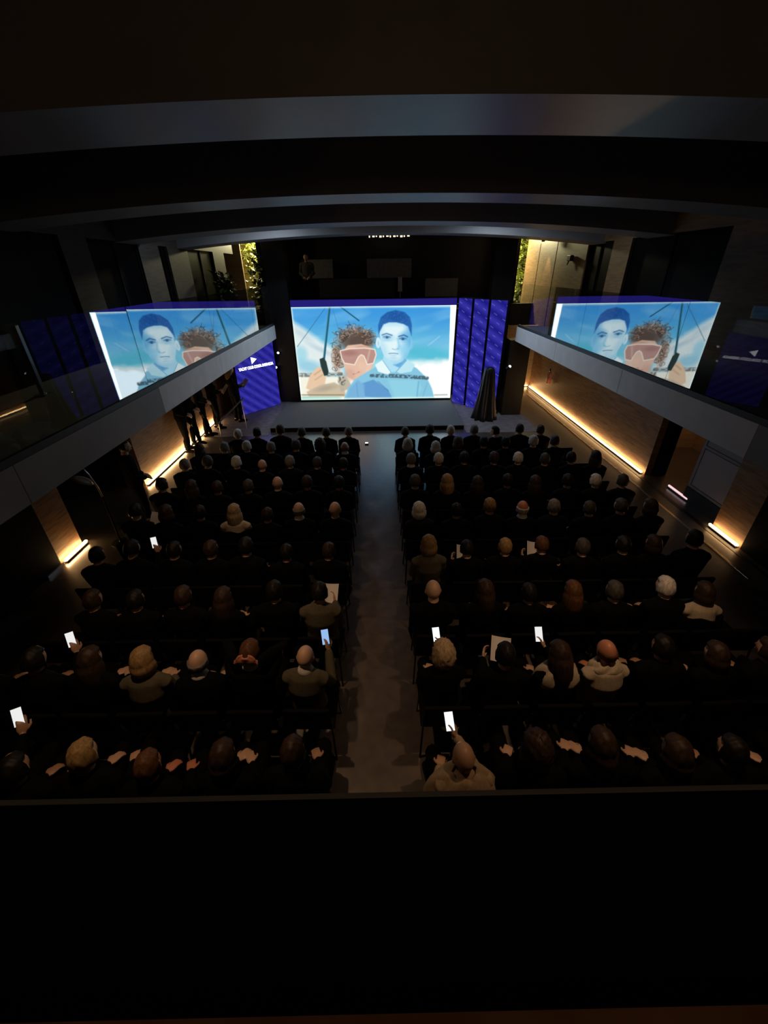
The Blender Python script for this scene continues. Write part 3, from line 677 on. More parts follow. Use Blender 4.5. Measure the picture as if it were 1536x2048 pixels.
shrub((6.3, 20.65, 2.6), (0.5, 0.3, 2.6), 700, 0.22, M['leaf'], 'bright lit garden shrub outside far right of the gallery', 4, False)
shrub((4.75, 20.6, 2.6), (0.35, 0.4, 2.6), 420, 0.22, M['leaf'], 'narrow lit garden shrub glimpsed left of right black column', 5, False)
shrub((-4.30, 17.3, 3.0), (0.36, 0.3, 1.4), 240, 0.2, M['leafdark'], 'dark leafy potted shrub in front of the lit garden window', 6)
shrub((-5.05, 15.6, 3.0), (0.22, 0.5, 0.8), 300, 0.24, M['leafdark'], 'wide dark fern in pot by the left gallery wall', 8)
struct('garden_backdrop_wall', box((-9, 21.4, -0.1), (9, 21.5, 6.5)), M['grass'])
struct('garden_ground', box((-12, 18.4, 2.4), (12, 21.4, 2.6)), M['black'])
struct('wall_far_left', box((-12, 18.9, 2.6), (-5.3, 19.0, 5.7)), M['oak'])
struct('wall_far_left_pier', box((-4.50, 18.2, 3.0), (-3.0, 18.9, 5.7)), M['black'])
struct('wall_far_right_pier', box((4.66, 18.4, 3.0), (5.42, 18.9, 5.7)), M['black'])
t = thing('wall_screen', 'black switched-off screen on the left far gallery wall', 'screen', loc=(-6.1, 17.6, 4.82))
obj('panel', box((-0.46, 0, 0), (0.46, 0.04, 0.30), bev=0.01), M['satin'], t); obj('mount', box((-0.1, 0.04, 0.05), (0.1, 1.3, 0.2)), M['gloss'], t)

# left gallery odds and ends
t = thing('gallery_post', 'grey metal post standing on the left gallery near the camera', 'post', loc=(-4.85, 6.05, 2.70))
obj('shaft', box((-0.03, -0.03, 0.02), (0.03, 0.03, 0.92), bev=0.005), M['steel'], t); obj('foot', box((-0.08, -0.08, 0), (0.08, 0.08, 0.02)), M['steel'], t)
# ------------------------------------------------------------------ people: voxel-joined figures dressed in separate garments
def remesh(bm, voxel, ratio, name):
    me_ = bpy.data.meshes.new(name); bmesh.ops.recalc_face_normals(bm, faces=bm.faces); bm.to_mesh(me_); bm.free()
    o = bpy.data.objects.new(name, me_); C.objects.link(o)
    r = o.modifiers.new('r', 'REMESH'); r.mode = 'VOXEL'; r.voxel_size = voxel
    s = o.modifiers.new('s', 'SMOOTH'); s.factor = 0.5; s.iterations = 2
    if ratio < 1:
        d = o.modifiers.new('d', 'DECIMATE'); d.ratio = ratio
    bpy.context.view_layer.update()
    m_ = bpy.data.meshes.new_from_object(o.evaluated_get(bpy.context.evaluated_depsgraph_get()))
    bpy.data.objects.remove(o); bpy.data.meshes.remove(me_)
    m_.name = name
    for p in m_.polygons: p.use_smooth = True
    return m_
def add_head(bm, c, mtx):
    """skull, jaw, nose, lips, brow, ears; c = head centre, faces +y"""
    q = bmesh.ops.create_uvsphere(bm, u_segments=28, v_segments=20, radius=1)
    for v in q['verts']:
        x, y, z = v.co
        rx, ry, rz = 0.080, 0.099, 0.115
        if z < 0:
            k = -z; rx *= 1 - 0.28 * k; ry *= 1 - 0.16 * k
        px, py, pz = x * rx, y * ry, z * rz
        if z < -0.2 and y > 0: py += 0.012 * min(1, (-z - 0.2) / 0.4)
        for sx_ in (-1, 1):                               # eye sockets
            dd = ((px - sx_ * 0.031) / 0.017) ** 2 + ((pz - 0.0) / 0.012) ** 2
            if y > 0.3: py -= 0.010 * math.exp(-dd)
        v.co = mtx @ Vector((px, py, pz)) + c
    T = lambda p: mtx @ Vector(p) + c
    add_tube(bm, [T((0, 0.088, 0.006)), T((0, 0.104, -0.022)), T((0, 0.109, -0.036))], [0.008, 0.011, 0.013], 8)
    add_tube(bm, [T((-0.016, 0.094, -0.066)), T((0, 0.099, -0.064)), T((0.016, 0.094, -0.066))], 0.006, 6)
    add_tube(bm, [T((-0.014, 0.091, -0.077)), T((0, 0.096, -0.077)), T((0.014, 0.091, -0.077))], 0.006, 6)
    for s in (-1, 1):
        add_ell(bm, T((s * 0.031, 0.083, 0.0)), (0.012, 0.010, 0.010), 10, 6)
        add_ell(bm, T((s * 0.080, 0.0, -0.012)), (0.011, 0.018, 0.030), 8, 6, mtx)
def add_hand(bm, wr, d, pn_, side, curl):
    """palm from wrist along d, palm normal pn_ (towards which fingers curl), four fingers and a thumb"""
    d = d.normalized(); pn_ = (pn_ - d * pn_.dot(d)).normalized(); x = d.cross(pn_) * side
    mt = Matrix((x, d, -pn_)).transposed()
    add_ell(bm, wr + d * 0.048, (0.041, 0.055, 0.016), 10, 8, mt)
    for i, (off, L_) in enumerate([(-0.030, 0.068), (-0.010, 0.078), (0.010, 0.073), (0.029, 0.056)]):
        p = wr + d * 0.088 + x * off; pts = [p - d * 0.02, p]; dd = d.copy()
        for k, f in enumerate((0.45, 0.32, 0.23)):
            a = curl * (0.6 + 0.5 * k); dd = (dd * math.cos(a) + pn_ * math.sin(a)).normalized(); dn = (pn_ * math.cos(a) - dd * 0).normalized()
            p = p + dd * L_ * f; pts.append(p)
        add_tube(bm, pts, [0.0095, 0.0095, 0.009, 0.008, 0.0072], 8)
    p = wr + d * 0.03 - x * 0.032
    add_tube(bm, [p, p + d * 0.028 - x * 0.024 + pn_ * 0.010, p + d * 0.058 - x * 0.026 + pn_ * 0.022], [0.013, 0.011, 0.009], 8)

def figure(J, female=False):
    """J: joints -> dict(body, jacket, trousers, shoes, head, headm, hands)"""
    V = {k: Vector(v) for k, v in J.items() if k not in ('nod', 'turn', 'curl', 'palm')}
    nod = J.get('nod', 0.0); turn = J.get('turn', 0.0); curl = J.get('curl', 0.45)
    hm = Matrix.Rotation(turn, 3, 'Z') @ Matrix.Rotation(-nod, 3, 'X')
    k = 0.90 if female else 1.0
    up = (V['neck'] - V['pelvis']).normalized()
    sp = [V['pelvis'], V['pelvis'].lerp(V['chest'], 0.5), V['chest'], V['chest'].lerp(V['neck'], 0.62), V['neck']]
    bm = bmesh.new()
    add_tube(bm, sp, [(0.155, 0.115), (0.130 * k, 0.098), (0.155 * k, 0.108), (0.150 * k, 0.090), (0.060, 0.058)], 16, ref=(1, 0, 0))
    add_tube(bm, [V['neck'] - up * 0.02, V['neck'].lerp(V['head'], 0.55), V['head']], [0.062 * k, 0.053 * k, 0.055], 12)
    add_head(bm, V['head'], hm)
    hands = {}
    for s, n in ((-1, 'l'), (1, 'r')):
        sh, el, wr = V['sh' + n], V['el' + n], V['wr' + n]
        add_tube(bm, [V['chest'].lerp(sh, 0.5) + up * 0.06, sh, sh.lerp(el, 0.5), el, el.lerp(wr, 0.4), wr], [0.055, 0.052 * k, 0.045 * k, 0.036 * k, 0.036 * k, 0.025 * k], 10)
        hd = V.get('hd' + n, (wr - el)); pl = V.get('pl' + n, Vector((0, 0, -1)))
        add_hand(bm, wr, hd, pl, s, curl); hands[n] = wr + hd.normalized() * 0.09
        hp, kn, an, to = V['hp' + n], V['kn' + n], V['an' + n], V['to' + n]
        add_tube(bm, [hp, hp.lerp(kn, 0.5), kn, kn.lerp(an, 0.4), an], [0.085, 0.072, 0.054, 0.055, 0.036], 12)
        add_tube(bm, [an - Vector((0, 0, 0.035)) - (to - an).normalized() * 0.04, an.lerp(to, 0.5) - Vector((0, 0, 0.025)), to], [0.034, 0.036, 0.028], 10)
    body = remesh(bm, 0.0068, 0.22, 'person')
    bm = bmesh.new()                                       # jacket
    add_tube(bm, sp[:4] + [V['neck'] - up * 0.025], [(0.185, 0.145), (0.165 * k, 0.130), (0.185 * k, 0.135), (0.172 * k, 0.112), (0.082, 0.078)], 18, ref=(1, 0, 0))
    if female:
        for s in (-1, 1): add_ell(bm, V['chest'] + Vector((s * 0.075, 0.10, 0.0)), (0.07, 0.06, 0.065), 10, 8)
    for s, n in ((-1, 'l'), (1, 'r')):
        sh, el, wr = V['sh' + n], V['el' + n], V['wr' + n]
        add_tube(bm, [V['neck'] - up * 0.05 + (sh - V['neck']) * 0.18, V['neck'].lerp(sh, 0.75) - up * 0.015, sh - up * 0.004, sh.lerp(el, 0.5), el, el.lerp(wr, 0.45), el.lerp(wr, 0.93)], [0.066, 0.070 * k, 0.072 * k, 0.064 * k, 0.057 * k, 0.052 * k, 0.043 * k], 12)
    jacket = remesh(bm, 0.013, 0.55, 'jacket')
    bm = bmesh.new()                                       # trousers
    add_ell(bm, V['pelvis'], (0.178, 0.14, 0.12), 16, 10)
    for n in 'lr':
        hp, kn, an = V['hp' + n], V['kn' + n], V['an' + n]
        add_tube(bm, [hp, hp.lerp(kn, 0.5), kn, kn.lerp(an, 0.4), kn.lerp(an, 0.97)], [0.102, 0.088, 0.070, 0.069, 0.060], 12)
    trousers = remesh(bm, 0.014, 0.55, 'trousers')
    shoes = []
    for n in 'lr':
        bm = bmesh.new()
        an, to = V['an' + n], V['to' + n]; f = (to - an); f.z = 0; f.normalize()
        base = Vector((an.x, an.y, 0)); b2 = min(an.z, to.z + 0.05) - 0.075
        add_tube(bm, [base - f * 0.045 + Vector((0, 0, b2 + 0.04)), base + f * 0.05 + Vector((0, 0, b2 + 0.045)), base + f * 0.13 + Vector((0, 0, b2 + 0.035)), base + f * 0.185 + Vector((0, 0, b2 + 0.028))], [0.043, 0.046, 0.044, 0.030], 10)
        add_box(bm, (-0.035, -0.06, b2), (0.035, 0.2, b2 + 0.022), Matrix.Translation(base) @ Matrix.Rotation(math.atan2(-f.x, f.y), 4, 'Z'))
        shoes.append(remesh(bm, 0.011, 0.6, 'shoe'))
    bm = bmesh.new()                                       # collar ring
    add_tube(bm, [V['neck'] - up * 0.035, V['neck'] + up * 0.012], [0.084, 0.068], 18)
    me_c = bpy.data.meshes.new('shirt_collar'); bm.to_mesh(me_c); bm.free()
    return dict(body=body, jacket=jacket, trousers=trousers, shoes=shoes, shirt_collar=me_c, head=V['head'], hm=hm, hands=hands, J=V, up=up)

SIT = dict(pelvis=(0, -0.06, 0.56), chest=(0, -0.09, 0.86), neck=(0, -0.055, 1.055), head=(0, -0.008, 1.158),
           shl=(-0.165, -0.08, 0.960), shr=(0.165, -0.08, 0.960), ell=(-0.195, -0.01, 0.715), elr=(0.195, -0.01, 0.715),
           wrl=(-0.10, 0.21, 0.655), wrr=(0.10, 0.21, 0.655), hpl=(-0.095, -0.03, 0.535), hpr=(0.095, -0.03, 0.535),
           knl=(-0.115, 0.41, 0.535), knr=(0.115, 0.41, 0.535), anl=(-0.115, 0.38, 0.11), anr=(0.115, 0.38, 0.11),
           tol=(-0.125, 0.51, 0.045), tor=(0.125, 0.51, 0.045), nod=0.05)
def pose(base, **k): d = dict(base); d.update(k); return d
FIG = {
    'lap': figure(pose(SIT)),
    'lapf': figure(pose(SIT, nod=0.1, wrl=(-0.06, 0.23, 0.66), wrr=(0.07, 0.20, 0.67), knl=(-0.07, 0.41, 0.535), knr=(0.08, 0.42, 0.535), anl=(-0.06, 0.36, 0.11), anr=(0.07, 0.34, 0.11), tol=(-0.06, 0.49, 0.045), tor=(0.07, 0.47, 0.045)), True),
    'turn': figure(pose(SIT, turn=0.7, head=(-0.01, -0.008, 1.156))),
    'paper': figure(pose(SIT, nod=0.3, wrl=(-0.12, 0.31, 0.73), wrr=(0.12, 0.31, 0.73), hdl=(0.2, 1, 0.3), hdr=(-0.2, 1, 0.3), pll=(1, 0, 0.2), plr=(-1, 0, 0.2), curl=0.6)),
    'phone': figure(pose(SIT, nod=0.2, elr=(0.21, 0.06, 0.74), wrr=(0.15, 0.29, 0.93), hdr=(-0.15, 0.5, 1), plr=(-0.7, 0.5, -0.2), curl=0.65)),
    'phonef': figure(pose(SIT, nod=0.3, elr=(0.20, 0.06, 0.72), wrr=(0.06, 0.33, 0.86), hdr=(-0.3, 0.6, 0.8), plr=(-0.7, 0.5, -0.2), curl=0.65), True),
    'behind': figure(pose(SIT, nod=0.35, elr=(0.26, 0.12, 1.12), ell=(-0.26, 0.12, 1.12), wrl=(-0.10, -0.115, 1.155), wrr=(0.10, -0.115, 1.155), hdl=(1, -0.15, 0.25), hdr=(-1, -0.15, 0.25), pll=(0, 1, 0), plr=(0, 1, 0), curl=0.25)),
}
STAND = dict(pelvis=(0, 0, 0.95), chest=(0, -0.01, 1.27), neck=(0, -0.01, 1.48), head=(0, 0.025, 1.625),
             shl=(-0.185, -0.01, 1.415), shr=(0.185, -0.01, 1.415), ell=(-0.25, -0.01, 1.13), elr=(0.25, -0.01, 1.13),
             wrl=(-0.10, 0.18, 1.02), wrr=(0.10, 0.18, 1.02), hpl=(-0.095, 0, 0.90), hpr=(0.095, 0, 0.90), knl=(-0.11, 0.02, 0.50), knr=(0.11, 0.03, 0.50),
             anl=(-0.12, -0.01, 0.11), anr=(0.12, 0.0, 0.11), tol=(-0.15, 0.12, 0.045), tor=(0.15, 0.13, 0.045))
FIG['stand'] = figure(pose(STAND))
FIG['standcross'] = figure(pose(STAND, anl=(-0.02, 0.10, 0.11), tol=(0.0, 0.23, 0.045), anr=(0.09, -0.02, 0.11), tor=(0.12, 0.11, 0.045), turn=-0.5))
FIG['standpaper'] = figure(pose(STAND, nod=0.25, ell=(-0.23, 0.04, 1.14), elr=(0.23, 0.04, 1.14), wrl=(-0.08, 0.27, 1.10), wrr=(0.08, 0.27, 1.10), hdl=(0.2, 1, 0.3), hdr=(-0.2, 1, 0.3), pll=(1, 0, 0.2), plr=(-1, 0, 0.2), curl=0.6), True)

def hair_mesh(style, seed=0):
    g = np.random.default_rng(seed + 5); bm = bmesh.new()
    q = bmesh.ops.create_uvsphere(bm, u_segments=36, v_segments=26, radius=1)
    ph = g.uniform(0, 6, 8)
    for v in q['verts']:
        x, y, z = v.co
        face = y > 0.15 and z < 0.45 + 0.25 * (1 - abs(x))            # bare face zone
        nape = z < -0.45
        t_ = {'short': 0.012, 'bob': 0.020, 'long': 0.018, 'curly': 0.034, 'fringe': 0.010, 'bun': 0.012}[style]
        rx, ry, rz = 0.081 + t_, 0.100 + t_, 0.115 + t_
        wob = 0.003 * math.sin(9 * x + ph[0]) * math.sin(8 * z + ph[1]) + 0.002 * math.sin(17 * y + ph[2])
        if style == 'curly': wob = 0.010 * math.sin(14 * x + ph[0]) * math.sin(13 * y + ph[1]) * math.sin(12 * z + ph[2]) + 0.004 * g.normal()
        px, py, pz = x * (rx + wob), y * (ry + wob), z * (rz + wob)
        hide = face or (nape and style in ('short', 'fringe', 'bun')) or (style == 'fringe' and z > 0.30)
        if hide: px, py, pz = x * 0.056, y * 0.074 - 0.004, z * 0.092
        elif style == 'bob' and z < -0.1:
            k = (-z - 0.1) / 0.9; px = x * (rx + 0.008) * (1.0 + 0.30 * k) ; py = min(y, 0.1) * (ry + 0.012) * (1 + 0.25 * k) - 0.012 * k; pz = -0.012 - k * 0.135
        elif style == 'long' and z < -0.1:
            k = (-z - 0.1) / 0.9; px = x * (rx + 0.006) * (1.02 + 0.45 * k) + 0.004 * math.sin(22 * x); py = min(y, 0.05) * (ry + 0.02) * (1 + 0.1 * k) - 0.055 * k + 0.01 * math.sin(20 * x) * k; pz = -0.012 - k * 0.30
        elif style == 'curly' and z < -0.1:
            pz = pz * 1.12
        v.co = (px, py, pz)
    if style == 'bun':
        add_ell(bm, (0, -0.115, 0.05), (0.045, 0.04, 0.042), 12, 8)
    me_ = bpy.data.meshes.new('hair'); bm.to_mesh(me_); bm.free()
    for p in me_.polygons: p.use_smooth = True
    return me_
HAIR = {s: hair_mesh(s) for s in ('short', 'bob', 'long', 'curly', 'fringe', 'bun')}
HM = {n: mat('hair_' + n, c, 0.55, noise=0.35, scale=60, stretch=(1, 1, 0.25), spec=0.25) for n, c in dict(
    black=(0.008, 0.007, 0.006), brown=(0.035, 0.020, 0.012), auburn=(0.10, 0.045, 0.018), blonde=(0.30, 0.19, 0.08), fair=(0.42, 0.31, 0.18),
    grey=(0.22, 0.21, 0.20), white=(0.62, 0.60, 0.56), dim=(0.06, 0.055, 0.05)).items()}
SKIN = {n: mat('skin_' + n, c, 0.45) for n, c in dict(fair=(0.62, 0.40, 0.28), tan=(0.46, 0.27, 0.17), ruddy=(0.60, 0.24, 0.15)).items()}
CL = {n: mat('cloth_' + n, c, 0.85, noise=0.12, scale=40, spec=0.08) for n, c in dict(
    black=(0.003, 0.003, 0.0034), navy=(0.005, 0.006, 0.010), charcoal=(0.010, 0.010, 0.011), brown=(0.05, 0.032, 0.02), cream=(0.50, 0.42, 0.31),
    beige=(0.34, 0.25, 0.15), grey=(0.09, 0.09, 0.095), white=(0.7, 0.69, 0.66), khaki=(0.10, 0.09, 0.06), maroon=(0.10, 0.03, 0.03)).items()}
def set_mat(o, m):
    if not o.data.materials: o.data.materials.append(None)
    o.material_slots[0].link = 'OBJECT'; o.material_slots[0].material = m
def person(fig, loc, rz, hair, skin, top, bottom, label, group=None, collar=None, shoe='black', scale=1.0):
    F = FIG[fig]
    def lk(name, me_, m, par=None):
        o = bpy.data.objects.new(name, me_); C.objects.link(o); set_mat(o, m)
        if par: o.parent = par
        return o
    b = lk('person', F['body'], SKIN[skin]); b.location = loc; b.rotation_euler = (0, 0, rz); b.scale = (scale,) * 3
    tag(b, label, 'person', group)
    lk('jacket', F['jacket'], CL[top], b); lk('trousers', F['trousers'], CL[bottom], b); [lk('shoe', q, CL[shoe], b) for q in F['shoes']]
    if collar: lk('shirt_collar', F['shirt_collar'], CL[collar], b)
    if hair:
        hname, hcol = hair
        h = lk('hair', HAIR[hname], HM[hcol], b)
        h.matrix_local = Matrix.Translation(F['head']) @ F['hm'].to_4x4()
    return b
# ------------------------------------------------------------------ chairs
def chair_parts():
    P_ = {}
    def mk(name, bm):
        me_ = bpy.data.meshes.new(name); bm.to_mesh(me_); bm.free(); return me_
    P_['seat'] = mk('seat', box((-0.225, -0.21, 0.405), (0.225, 0.23, 0.450), bev=0.016))
    bm = bmesh.new(); add_box(bm, (-0.21, -0.03, 0.0), (0.21, 0.012, 0.33), bev=0.014)
    bmesh.ops.transform(bm, matrix=Matrix.Translation((0, -0.225, 0.50)) @ Matrix.Rotation(math.radians(9), 4, 'X'), verts=bm.verts)
    P_['backrest'] = mk('backrest', bm)
    for k, (sx, sy) in enumerate([(-1, 1), (1, 1), (-1, -1), (1, -1)]):
        pts = [(sx * 0.205, sy * 0.20, 0.41), (sx * 0.222, sy * 0.235 - (0.03 if sy < 0 else 0), 0.0)]
        if sy < 0: pts = [(sx * 0.205, -0.235, 0.62)] + [(sx * 0.205, -0.215, 0.41)] + pts[1:]
        P_['leg%d' % k] = mk('leg', tube(pts, 0.011, 8))
    return P_
CP = chair_parts()
chm = mat('chair_fabric', (0.0035, 0.0035, 0.004), 0.8, spec=0.1); chl = mat('chair_metal', (0.03, 0.028, 0.027), 0.35, 0.7)
def chair(x, y, rz, label, group):
    t = thing('chair', label, 'chair', loc=(x, y, 0), rz=rz, group=group)
    for n, me_ in CP.items():
        o = bpy.data.objects.new('leg' if n.startswith('leg') else n, me_); C.objects.link(o); o.parent = t
        if not me_.materials: me_.materials.append(chl if n.startswith('leg') else chm)
    return t
# ------------------------------------------------------------------ phones and programmes
def phone(loc, normal, up, m, label):
    n_ = Vector(normal).normalized(); u_ = (Vector(up) - n_ * Vector(up).dot(n_)).normalized(); x_ = u_.cross(n_)
    t = thing('phone', label, 'phone', loc=loc, group='phones held up in the audience')
    t.rotation_euler = Matrix((x_, u_, n_)).transposed().to_euler()
    obj('case', box((-0.038, -0.078, -0.008), (0.038, 0.078, 0.0), bev=0.004), M['satin'], t)
    obj('display', box((-0.035, -0.074, 0.0), (0.035, 0.074, 0.0015)), m, t)
    return t
def sheet(loc, w_, h_, normal, up, label, name='programme', bend=0.03):
    n_ = Vector(normal).normalized(); u_ = (Vector(up) - n_ * Vector(up).dot(n_)).normalized(); x_ = u_.cross(n_)
    bm = bmesh.new(); prev = None
    for i in range(9):
        s = i / 8 - 0.5; z = bend * (4 * s * s - 1)
        r = [bm.verts.new((s * w_, -h_ / 2, z)), bm.verts.new((s * w_, h_ / 2, z)), bm.verts.new((s * w_, h_ / 2, z - 0.002)), bm.verts.new((s * w_, -h_ / 2, z - 0.002))]
        if prev:
            for j in range(4): bm.faces.new((prev[j], prev[(j + 1) % 4], r[(j + 1) % 4], r[j]))
        else: bm.faces.new(r)
        prev = r
    bm.faces.new(list(reversed(prev)))
    bmesh.ops.recalc_face_normals(bm, faces=bm.faces)
    o = obj(name, bm, M['paper']); o.location = loc; o.rotation_euler = Matrix((x_, u_, n_)).transposed().to_euler()
    return tag(o, label, 'paper', 'printed programmes held in the audience')

# ------------------------------------------------------------------ the audience
ORD = ['first', 'second', 'third', 'fourth', 'fifth', 'sixth', 'seventh', 'eighth', 'ninth']
ROWY = [8.66, 7.82, 7.02, 6.08, 5.22, 4.28, 3.42, 2.58, 1.68]
SEATL = [-0.70, -1.20, -1.70, -2.19, -2.67, -3.14, -3.62]
SEATR = [0.57, 1.09, 1.58, 2.07, 2.55, 3.05, 3.52, 3.97]
# code: figure, hair style, hair colour, skin, top, bottom, collar, words
D = ('lap', 'short', 'black', 'tan', 'black', 'black', None, 'dark-haired person in black')
K = {
    'd': D, 'D': ('lapf', 'bob', 'brown', 'fair', 'black', 'black', None, 'woman with brown bob in black'),
    't': ('turn', 'short', 'black', 'fair', 'black', 'black', 'white', 'dark-haired man looking left, dark suit'),
    'g': ('lap', 'short', 'grey', 'fair', 'navy', 'black', None, 'grey-haired man in dark suit'),
    'm': ('lap', 'short', 'dim', 'fair', 'black', 'black', None, 'man with dull grey hair'),
    'w': ('lap', 'short', 'white', 'fair', 'black', 'black', None, 'white-haired man in dark suit'),
    'W': ('lapf', 'bob', 'white', 'fair', 'charcoal', 'black', None, 'white-haired woman in dark jacket'),
    'G': ('lap', 'short', 'grey', 'fair', 'black', 'black', 'white', 'grey-haired man, bright shirt collar'),
    'b': ('lap', None, None, 'fair', 'black', 'black', None, 'bald man in dark jacket'),
    'B': ('lap', 'fringe', 'grey', 'fair', 'black', 'black', 'white', 'balding man with white collar'),
    'r': ('lap', 'fringe', 'white', 'ruddy', 'black', 'black', 'white', 'bald man with reddened head'),
    'l': ('lapf', 'long', 'blonde', 'fair', 'black', 'black', None, 'woman with long blonde hair'),
    'L': ('lapf', 'long', 'brown', 'fair', 'black', 'black', None, 'woman with long brown hair'),
    'a': ('lapf', 'long', 'auburn', 'fair', 'black', 'brown', None, 'woman with long auburn hair'),
    'f': ('lapf', 'bob', 'blonde', 'fair', 'khaki', 'black', None, 'blonde woman in olive jacket'),
    's': ('lap', 'short', 'blonde', 'fair', 'black', 'black', None, 'fair-haired man in black'),
    'c': ('lap', 'curly', 'brown', 'fair', 'black', 'black', None, 'curly dark-haired person in black'),
    'k': ('lapf', 'bob', 'dim', 'fair', 'black', 'black', 'white', 'dark-haired woman, white collar'),
    'y': ('lapf', 'long', 'fair', 'fair', 'cream', 'black', None, 'fair long-haired woman in cream top'),
    'p': ('paper', 'short', 'black', 'tan', 'khaki', 'black', None, 'dark-haired person reading white programme'),
    'q': ('paper', 'short', 'black', 'fair', 'black', 'black', None, 'person in black holding programme'),
    'o': ('paper', 'short', 'auburn', 'fair', 'black', 'black', None, 'auburn-haired man holding programme'),
    'A': ('lap', 'short', 'auburn', 'ruddy', 'black', 'black', None, 'auburn-haired person in black'),
    'h': ('phone', None, None, 'fair', 'khaki', 'black', 'white', 'bald man raising a phone'),
    'H': ('phonef', 'curly', 'fair', 'fair', 'black', 'black', None, 'curly blonde woman using phone'),
    'j': ('phonef', 'short', 'black', 'tan', 'black', 'black', None, 'dark figure lit by phone'),
    'z': ('phonef', None, None, 'tan', 'beige', 'black', None, 'bald person in beige shawl with phone'),
    'v': ('behind', 'short', 'auburn', 'ruddy', 'black', 'black', 'white', 'person with hands clasped behind head'),
    'u': ('lap', 'fringe', 'auburn', 'ruddy', 'cream', 'black', None, 'bald man in cream jacket'),
    'x': ('phonef', 'long', 'brown', 'fair', 'black', 'black', None, 'brown-haired woman in pale scarf with phone'),
    'Y': ('lapf', 'bob', 'brown', 'fair', 'cream', 'black', None, 'dark-haired woman in cream top'),
    '-': None,
}
# from the aisle outwards, one string a row
LEFT = ['gmmddw-', 'BcmgwgL', 'dmgbwmg', 'ddbmdLd', 'bBdydDq', 'dddddjd', 'pdLddd-', 'hvBfLjd', 'dDAsdjf']
RIGHT = ['mdwgtdd-', 'WWkddwm-', 'GwddwmdL', 'mlLdLdwm', 'WdsrgmmD', 'fqsomdDd', 'bLdamwY-', 'HqxudDdd', 'zcLDdDdd']
# measured head places where they differ from the seat grid
for side, rows, seats in (('left', LEFT, SEATL), ('right', RIGHT, SEATR)):
    for r, codes in enumerate(rows):
        for i, cde in enumerate(codes):
            jx = rng.uniform(-0.03, 0.03); jy = rng.uniform(-0.04, 0.04); x, y = seats[i] + jx, ROWY[r] + jy
            place = '%s seat %s of aisle, %s row from stage' % (ORD[i], side, ORD[r])
            chair(seats[i], ROWY[r] - 0.02, rng.uniform(-0.03, 0.03), 'black chair, ' + place, 'black chairs in the %s block' % side)
            sp_ = K[cde]
            if sp_ is None: continue
            fg, hs, hc, sk, top, bot, col, words = sp_
            rz = rng.uniform(-0.12, 0.12)
            if fg == 'turn': rz = 0.25
            s_ = rng.uniform(0.96, 1.04)
            if cde == 'd' and rng.random() < 0.3: hc = 'brown'
            b = person(fg, (x, y + 0.015, 0), rz, (hs, hc) if hs else None, sk, top, bot, words + ', ' + place, None, col, scale=s_)
            Mw = Matrix.Translation((x, y + 0.015, 0)) @ Matrix.Rotation(rz, 4, 'Z') @ Matrix.Scale(s_, 4)
            Rm = Mw.to_3x3().normalized()
            F = FIG[fg]
            if fg in ('phone', 'phonef'):
                p = Mw @ (F['hands']['r'] + Vector((-0.025, 0.015, 0.045)))
                pm = {'h': M['phoneb'], 'H': M['phone'], 'z': M['phone'], 'j': M['phonew'], 'x': M['phonew']}[cde]
                phone(p, (cam.location - p) * 0.5 + Vector((0, -1.2, 0.3)), Rm @ Vector((-0.12, 0.25, 1)), pm, 'lit phone held by %s, %s row from stage' % (words.split(' with phone')[0].replace(' raising a phone', '').replace(' using phone', '').replace(' filming with phone', '').replace(' lit by phone', ' on left' if x < -3 or True else ''), ORD[r]))
            if fg == 'paper':
                p = Mw @ ((F['hands']['l'] + F['hands']['r']) / 2 + Vector((0.06, -0.02, 0.05)))
                sheet(p, 0.20, 0.25, Rm @ Vector((0.05, -0.75, 1)), Rm @ Vector((0.1, 1, 0.6)), 'white programme held by %s in %s row, %s block' % (words.split(' reading')[0].split(' holding')[0], ORD[r], side))
# striped scarf and shawl pieces worn by two guests
def mantle(name, loc, rz, m, label_parent, r0, r1, z0, z1):
    bm = bmesh.new(); n = 40; rings = []
    for k in range(7):
        t_ = k / 6; r = r0 + (r1 - r0) * math.sin(t_ * PI / 2); z = z1 + (z0 - z1) * (t_ ** 1.3)
        rings.append([bm.verts.new((1.25 * r * (1 + 0.05 * math.sin(7 * a)) * math.cos(a), 0.86 * r * (1 + 0.05 * math.sin(5 * a + 1)) * math.sin(a) - 0.055, z + 0.012 * math.sin(6 * a + k))) for a in [2 * PI * i / n for i in range(n)]])
    for A_, B_ in zip(rings, rings[1:]):
        for i in range(n): bm.faces.new((A_[i], B_[i], B_[(i + 1) % n], A_[(i + 1) % n]))
    o = obj(name, bm, m, label_parent, True)
    so = o.modifiers.new('thick', 'SOLIDIFY'); so.thickness = 0.014
    return o
for o in [q for q in C.objects if q.name.startswith('person') and 'label' in q]:
    if 'beige shawl' in o['label']: mantle('shawl', None, 0, CL['beige'], o, 0.075, 0.235, 0.72, 1.075)
    if 'pale scarf' in o['label']: mantle('scarf', None, 0, CL['cream'], o, 0.07, 0.17, 0.90, 1.075)
    if 'cream jacket' in o['label']: mantle('collar_fold', None, 0, CL['cream'], o, 0.07, 0.13, 1.0, 1.075)
    if 'cream top' in o['label']: mantle('black_waistcoat', None, 0, CL['black'], o, 0.20, 0.225, 0.68, 0.93)

